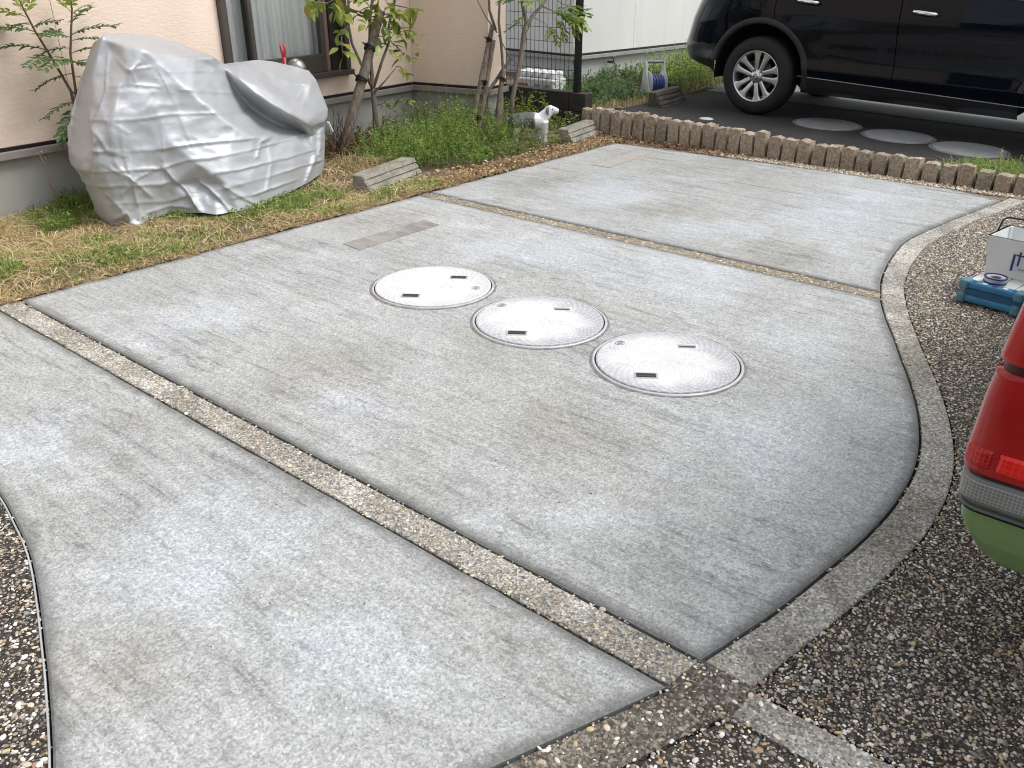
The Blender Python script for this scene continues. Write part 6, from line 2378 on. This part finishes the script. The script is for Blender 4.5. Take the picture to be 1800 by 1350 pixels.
# young tree with broad leaves, and the log stake it is tied to
b1 = (4.90, 5.60, -.02)
t1 = [('trunk', [(4.90, 5.60, -.02), (4.905, 5.60, .32), (4.90, 5.60, .50), (4.895, 5.60, .72), (4.92, 5.60, 1.02), (4.98, 5.60, 1.20), (4.99, 5.58, 1.7), (5.02, 5.56, 2.3)], [.028, .022, .020, .015, .013, .012, .010, .005]),
      ('branch', [(4.90, 5.60, .47), (4.78, 5.575, .67), (4.69, 5.57, .84), (4.67, 5.57, .97), (4.69, 5.57, 1.16), (4.63, 5.55, 1.6)], [.014, .012, .011, .011, .010, .004]),
      ('branch', [(4.90, 5.59, .49), (4.98, 5.55, .70), (5.06, 5.54, .84), (5.05, 5.53, .95), (5.12, 5.52, 1.12), (5.2, 5.5, 1.5)], [.013, .011, .010, .009, .008, .004]),
      ('branch', [(4.895, 5.58, .45), (4.98, 5.52, .55), (5.08, 5.49, .645)], [.008, .006, .003])]
tree = plant('tree', 'young broad leaved tree in front of the inner corner of the peach house', 'tree', b1, t1, bark.m)
cl = [((4.86, 5.56, 1.00), (4.97, 5.50, .98), 7, .13), ((4.92, 5.58, 1.02), (5.10, 5.46, 1.02), 10, .16), ((5.05, 5.53, .92), (5.25, 5.45, .93), 11, .16), ((5.12, 5.52, 1.10), (5.32, 5.46, 1.03), 10, .15), ((5.05, 5.53, .95), (5.20, 5.48, .80), 7, .13),
      ((5.06, 5.54, .84), (5.17, 5.47, .70), 7, .12), ((4.69, 5.57, 1.10), (4.52, 5.50, 1.12), 9, .14), ((4.67, 5.57, 1.16), (4.40, 5.48, 1.14), 9, .15), ((4.40, 5.48, 1.14), (4.22, 5.44, 1.13), 8, .10), ((4.67, 5.57, .97), (4.53, 5.52, .86), 5, .09),
      ((4.55, 5.52, .9), (4.52, 5.49, .76), 5, .07), ((4.69, 5.57, 1.0), (4.80, 5.52, 1.06), 9, .14), ((4.93, 5.58, .86), (4.99, 5.50, .87), 7, .12), ((4.97, 5.59, 1.14), (5.0, 5.48, 1.14), 11, .17), ((4.70, 5.57, 1.2), (4.72, 5.48, 1.20), 9, .16), ((5.08, 5.49, .645), (5.14, 5.47, .60), 4, .08),
      ((4.90, 5.60, .34), (5.12, 5.50, .37), 9, .08), ((5.12, 5.50, .37), (5.24, 5.47, .36), 6, .07),
      ((4.99, 5.58, 1.5), (5.2, 5.5, 1.5), 12, .2), ((5.0, 5.57, 1.8), (4.85, 5.5, 1.85), 14, .22), ((5.2, 5.5, 1.5), (5.35, 5.45, 1.45), 12, .2), ((4.63, 5.55, 1.5), (4.5, 5.5, 1.5), 12, .2), ((5.02, 5.56, 2.2), (5.05, 5.5, 2.2), 14, .22), ((4.8, 5.55, 1.4), (4.82, 5.5, 1.38), 10, .18), ((5.12, 5.5, 1.25), (5.2, 5.45, 1.27), 12, .17)]
crt = crown_of(tree, b1, [([a, tuple((Vector(a) + Vector(b)) / 2 + Vector((0, 0, .015))), b], [.005, .004, .0022]) for a, b, _, _ in cl], bark.m)
rr = random.Random(9)
for a, b, cnt, spread in cl:
    a, b = Vector(a), Vector(b)
    for k in range(int(cnt * 1.35)):
        p = a.lerp(b, rr.uniform(.3, 1.05)) + Vector((rr.uniform(-1, 1), rr.uniform(-.6, .6), rr.uniform(-.9, .7))) * spread * .55
        if p.y > house_y(p.x) - .03:
            p.y = house_y(p.x) - .05
        s = rr.uniform(.075, .135) * (.6 if b.z < .45 else 1)
        hang('leaf', LEAF_R if rr.random() < .07 else LEAF, crt, p - Vector(b1), rr.uniform(0, 6.28), R(rr.uniform(-70, 25)), rr.uniform(-.7, .7), s)


def stake(label, pts, rad, ties, group='wooden support stakes', mat=None):
    base = Vector(pts[0])
    t = thing('support_stake', label, 'stake', base, (0, 0, 0), group)
    bm = bmesh.new()
    n_ = 12
    P_ = [Vector(p) - base for p in pts]
    fine = []
    for p, q in zip(P_, P_[1:]):
        for k in range(n_):
            fine.append(p.lerp(q, k / n_))
    fine.append(P_[-1])
    rs = random.Random(label)
    tube(bm, [p + Vector((rs.uniform(-1, 1), rs.uniform(-1, 1), 0)) * rad * .08 for p in fine], [rad * rs.uniform(.92, 1.07) for _ in fine], 12)
    obj('pole', bm, mat or pole.m, t, True)
    d = (P_[-1] - P_[0]).normalized()
    for f in ties:
        c_ = P_[0].lerp(P_[-1], f)
        bm = bmesh.new()
        for k in range(3):
            q = c_ + d * (k - 1) * .012
            a_ = d.cross(Vector((0, 1, .1))).normalized()
            b_ = d.cross(a_)
            tube(bm, [q + (a_ * math.cos(w) + b_ * math.sin(w)) * (rad * 1.12) + d * .006 * math.sin(w + k) for w in np.linspace(0, 2 * math.pi, 18)], .0065, 6)
        tube(bm, [c_ + a_ * rad, c_ + a_ * (rad + .05) + d * .01], .006, 6)
        obj('tie', bm, tie_m, t, True)
    return t


stake('thick leaning log stake tied to the broad leaved tree beside the silver cover', [(4.46, 5.56, -.02), (4.77, 5.56, .58), (4.99, 5.555, 1.06)], .038, (.545, .755))
stake('leaning stake at the outer corner of the peach house, left of its pair', [(5.52, 5.12, -.02), (5.65, 5.12, .40), (5.845, 5.12, .93)], .020, (.88,))
stake('thinner leaning stake at the outer corner of the peach house, right of its pair', [(5.565, 5.085, -.02), (5.72, 5.08, .47), (5.825, 5.095, .82)], .019, (.60, .27))
stake('upright stake right of the paired stakes before the wire fence', [(5.755, 5.03, -.02), (5.86, 5.04, .46), (5.90, 5.04, .585)], .021, (.86,))
stake('short slanting stake crossing behind the small tree by the wire fence', [(5.62, 5.16, .22), (5.90, 5.08, .55), (6.01, 5.06, .66)], .015, ())

b2 = (5.86, 4.95, -.02)
t2 = [('trunk', [(5.86, 4.95, -.02), (5.91, 4.95, .37), (6.01, 4.95, .64), (6.06, 4.95, .86), (6.09, 4.95, .95), (6.04, 4.95, 1.08), (6.02, 4.95, 1.16), (6.0, 4.95, 1.6), (6.05, 4.95, 2.1)], [.024, .021, .021, .024, .019, .016, .014, .010, .005]),
      ('branch', [(6.06, 4.95, .86), (6.16, 4.95, .99), (6.28, 4.94, 1.07), (6.37, 4.93, 1.16), (6.5, 4.9, 1.4)], [.018, .015, .013, .012, .006]),
      ('branch', [(6.28, 4.94, 1.07), (6.40, 4.91, 1.03), (6.50, 4.90, 1.00)], [.007, .005, .003])]
tree2 = plant('tree', 'small grey stemmed tree in front of the wire fence', 'tree', b2, t2, bark.m)
cr2 = crown_of(tree2, b2, [([(6.16, 4.95, .99), (6.28, 4.91, .94), (6.36, 4.90, .88)], [.004, .003, .002]), ([(6.37, 4.93, 1.16), (6.52, 4.9, 1.08), (6.65, 4.88, 1.05)], [.004, .003, .002]), ([(6.06, 4.95, .86), (5.96, 4.93, .97)], .003),
                          ([(6.0, 4.95, 1.6), (6.2, 4.9, 1.65)], .004), ([(6.03, 4.95, 1.9), (5.85, 4.9, 1.95)], .004)], bark.m)
rr = random.Random(31)
for (x, z, yaw, pitch, s) in ((6.38, 1.02, -20, -5, .30), (6.45, 1.03, 10, 5, .30), (6.50, 1.00, -10, -20, .32), (6.50, 1.0, -40, -25, .28), (6.55, 1.05, 5, 0, .34), (6.62, 1.05, -5, -8, .34), (6.66, 1.04, 15, 6, .30), (6.64, 1.03, -60, -35, .26), (6.40, .98, -60, -50, .26), (6.36, .90, -20, -45, .22),
                              (6.46, .96, -5, -50, .22), (6.36, .90, 200, -30, .18), (6.30, 1.10, 160, 10, .26), (6.35, 1.16, 30, 20, .3), (6.45, 1.12, 0, 12, .28), (6.58, .98, -30, -48, .24), (5.97, .97, 190, 10, .22), (5.97, .96, 160, -15, .2), (6.1, 1.12, 100, 20, .24), (5.95, 1.13, 170, 5, .26), (6.02, 1.16, 220, -10, .25),
                              (6.2, 1.65, 0, 10, .3), (6.2, 1.65, 60, 10, .3), (6.15, 1.62, -60, -10, .3), (5.86, 1.95, 180, 0, .3), (5.86, 1.95, 130, 10, .3), (6.05, 2.1, 20, 40, .3), (6.05, 2.1, 140, 40, .3), (6.5, 1.4, 10, 20, .3), (6.5, 1.4, -60, 0, .3), (6.48, 1.36, 150, 0, .3)):
    hang('frond', FROND_W, cr2, Vector((x, 4.90, z)) - Vector(b2), R(yaw + rr.uniform(-15, 15)), R(pitch), rr.uniform(-.5, .5), s * .8)
b3 = (5.80, 5.04, .50)
t3 = [('trunk', [(5.79, 5.06, -.02), (5.86, 5.05, .40), (5.90, 5.05, .57), (5.87, 5.04, .75), (5.835, 5.04, .96), (5.85, 5.04, 1.14), (5.82, 5.03, 1.6)], [.013, .013, .013, .012, .011, .009, .004]),
      ('branch', [(5.84, 5.08, .90), (5.80, 5.08, .98), (5.765, 5.08, 1.05), (5.76, 5.08, 1.18), (5.7, 5.05, 1.6)], [.012, .012, .011, .010, .004]),
      ('branch', [(5.835, 5.06, .88), (5.70, 5.06, 1.0), (5.58, 5.05, 1.14), (5.5, 5.05, 1.3)], [.006, .005, .004, .003]),
      ('branch', [(5.84, 5.05, .86), (5.93, 5.02, .70), (6.02, 5.0, .62)], [.005, .004, .003])]
tree3 = plant('tree', 'thin bare stemmed tree tied to the stakes at the corner of the peach house', 'tree', b3, t3, bark.m)
cr3 = crown_of(tree3, b3, [([(5.58, 5.05, 1.14), (5.62, 5.0, 1.2)], .002), ([(5.85, 5.04, 1.14), (5.95, 5.0, 1.18)], .003), ([(5.82, 5.03, 1.5), (5.95, 5.0, 1.55)], .003), ([(5.7, 5.05, 1.5), (5.6, 5.0, 1.55)], .003)], bark.m)
for (x, z, yaw, pitch, s) in ((5.62, 1.2, 150, 10, .2), (5.95, 1.18, -20, 5, .2), (5.95, 1.55, 0, 10, .28), (5.95, 1.55, 60, 0, .28), (5.6, 1.55, 180, 0, .28), (5.6, 1.55, 120, 10, .26), (5.82, 1.6, 40, 30, .28), (5.7, 1.6, 150, 40, .26)):
    hang('frond', FROND_W, cr3, Vector((x, 5.02, z)) - Vector(b3), R(yaw), R(pitch), 0, s * .8)

# dry stem by the foundation, twiggy bare shrub, small yellow green shrub
t = thing('dry_weed', 'thin reddish dry stem leaning against the grey foundation', 'stem', (2.15, 5.4, 0))
bm = bmesh.new()
tube(bm, [(0, 0, 0), (-.005, 0, .17), (-.012, 0, .33), (-.035, 0, .42)], [.004, .0035, .003, .002], 6)
obj('stalk', bm, plain('dry_red_stem', (.24, .14, .10), .85), t, True)
hp = Heap()
n = 26
P = np.stack([r.uniform(-.05, 0, n), r.normal(0, .008, n), r.uniform(.30, .43, n)], 1)
hp.leaves(P, np.stack([r.normal(-.3, 1, n), r.normal(0, 1, n), r.normal(.2, .5, n)], 1), r.uniform(.008, .022, n), r.uniform(.003, .006, n), mixcol(r, [(.40, .30, .22), (.3, .2, .14)], n), r)
hp.build('seed_head', M['straw'], t)
t = thing('bare_shrub', 'bare dark twiggy shrub beside the right end of the silver cover', 'shrub', (4.40, 5.50, 0))
bm = bmesh.new()
rr = random.Random(3)
for k in range(30):
    a, l = rr.uniform(0, 6.28), rr.uniform(.22, .48)
    q = Vector((rr.uniform(-.05, .05), rr.uniform(-.05, .05), 0))
    d = Vector((math.cos(a) * .55, math.sin(a) * .25, 1)).normalized()
    pts = [q]
    for s in range(4):
        d = (d + Vector((rr.uniform(-.4, .4), rr.uniform(-.25, .25), rr.uniform(-.1, .05)))).normalized()
        pts.append(pts[-1] + d * l / 4)
    tube(bm, pts, [.0035, .003, .0024, .0018, .0012], 5)
    for s in (1, 2, 3):
        e = (d + Vector((rr.uniform(-1, 1), rr.uniform(-.5, .5), rr.uniform(-.2, .5)))).normalized()
        tube(bm, [pts[s], pts[s] + e * l * .22], [.002, .001], 4)
obj('twigs', bm, plain('dark_twig', (.075, .05, .04), .85), t)
t = thing('shrub', 'small yellow green shrub at the foot of the jutting peach wall', 'shrub', (5.50, 5.36, 0))
hp = Heap()
P = np.stack([r.normal(0, .05, 26), r.normal(0, .05, 26), np.zeros(26)], 1)
sprigs(hp, P, r.uniform(.22, .42, 26), r, [(.20, .27, .07), (.28, .33, .09), (.14, .21, .05), (.30, .16, .08)], per=14, L=(.03, .05), Wd=(.010, .018), spread=.45)
hp.build('foliage', M['foliage'], t)['kind'] = 'stuff'
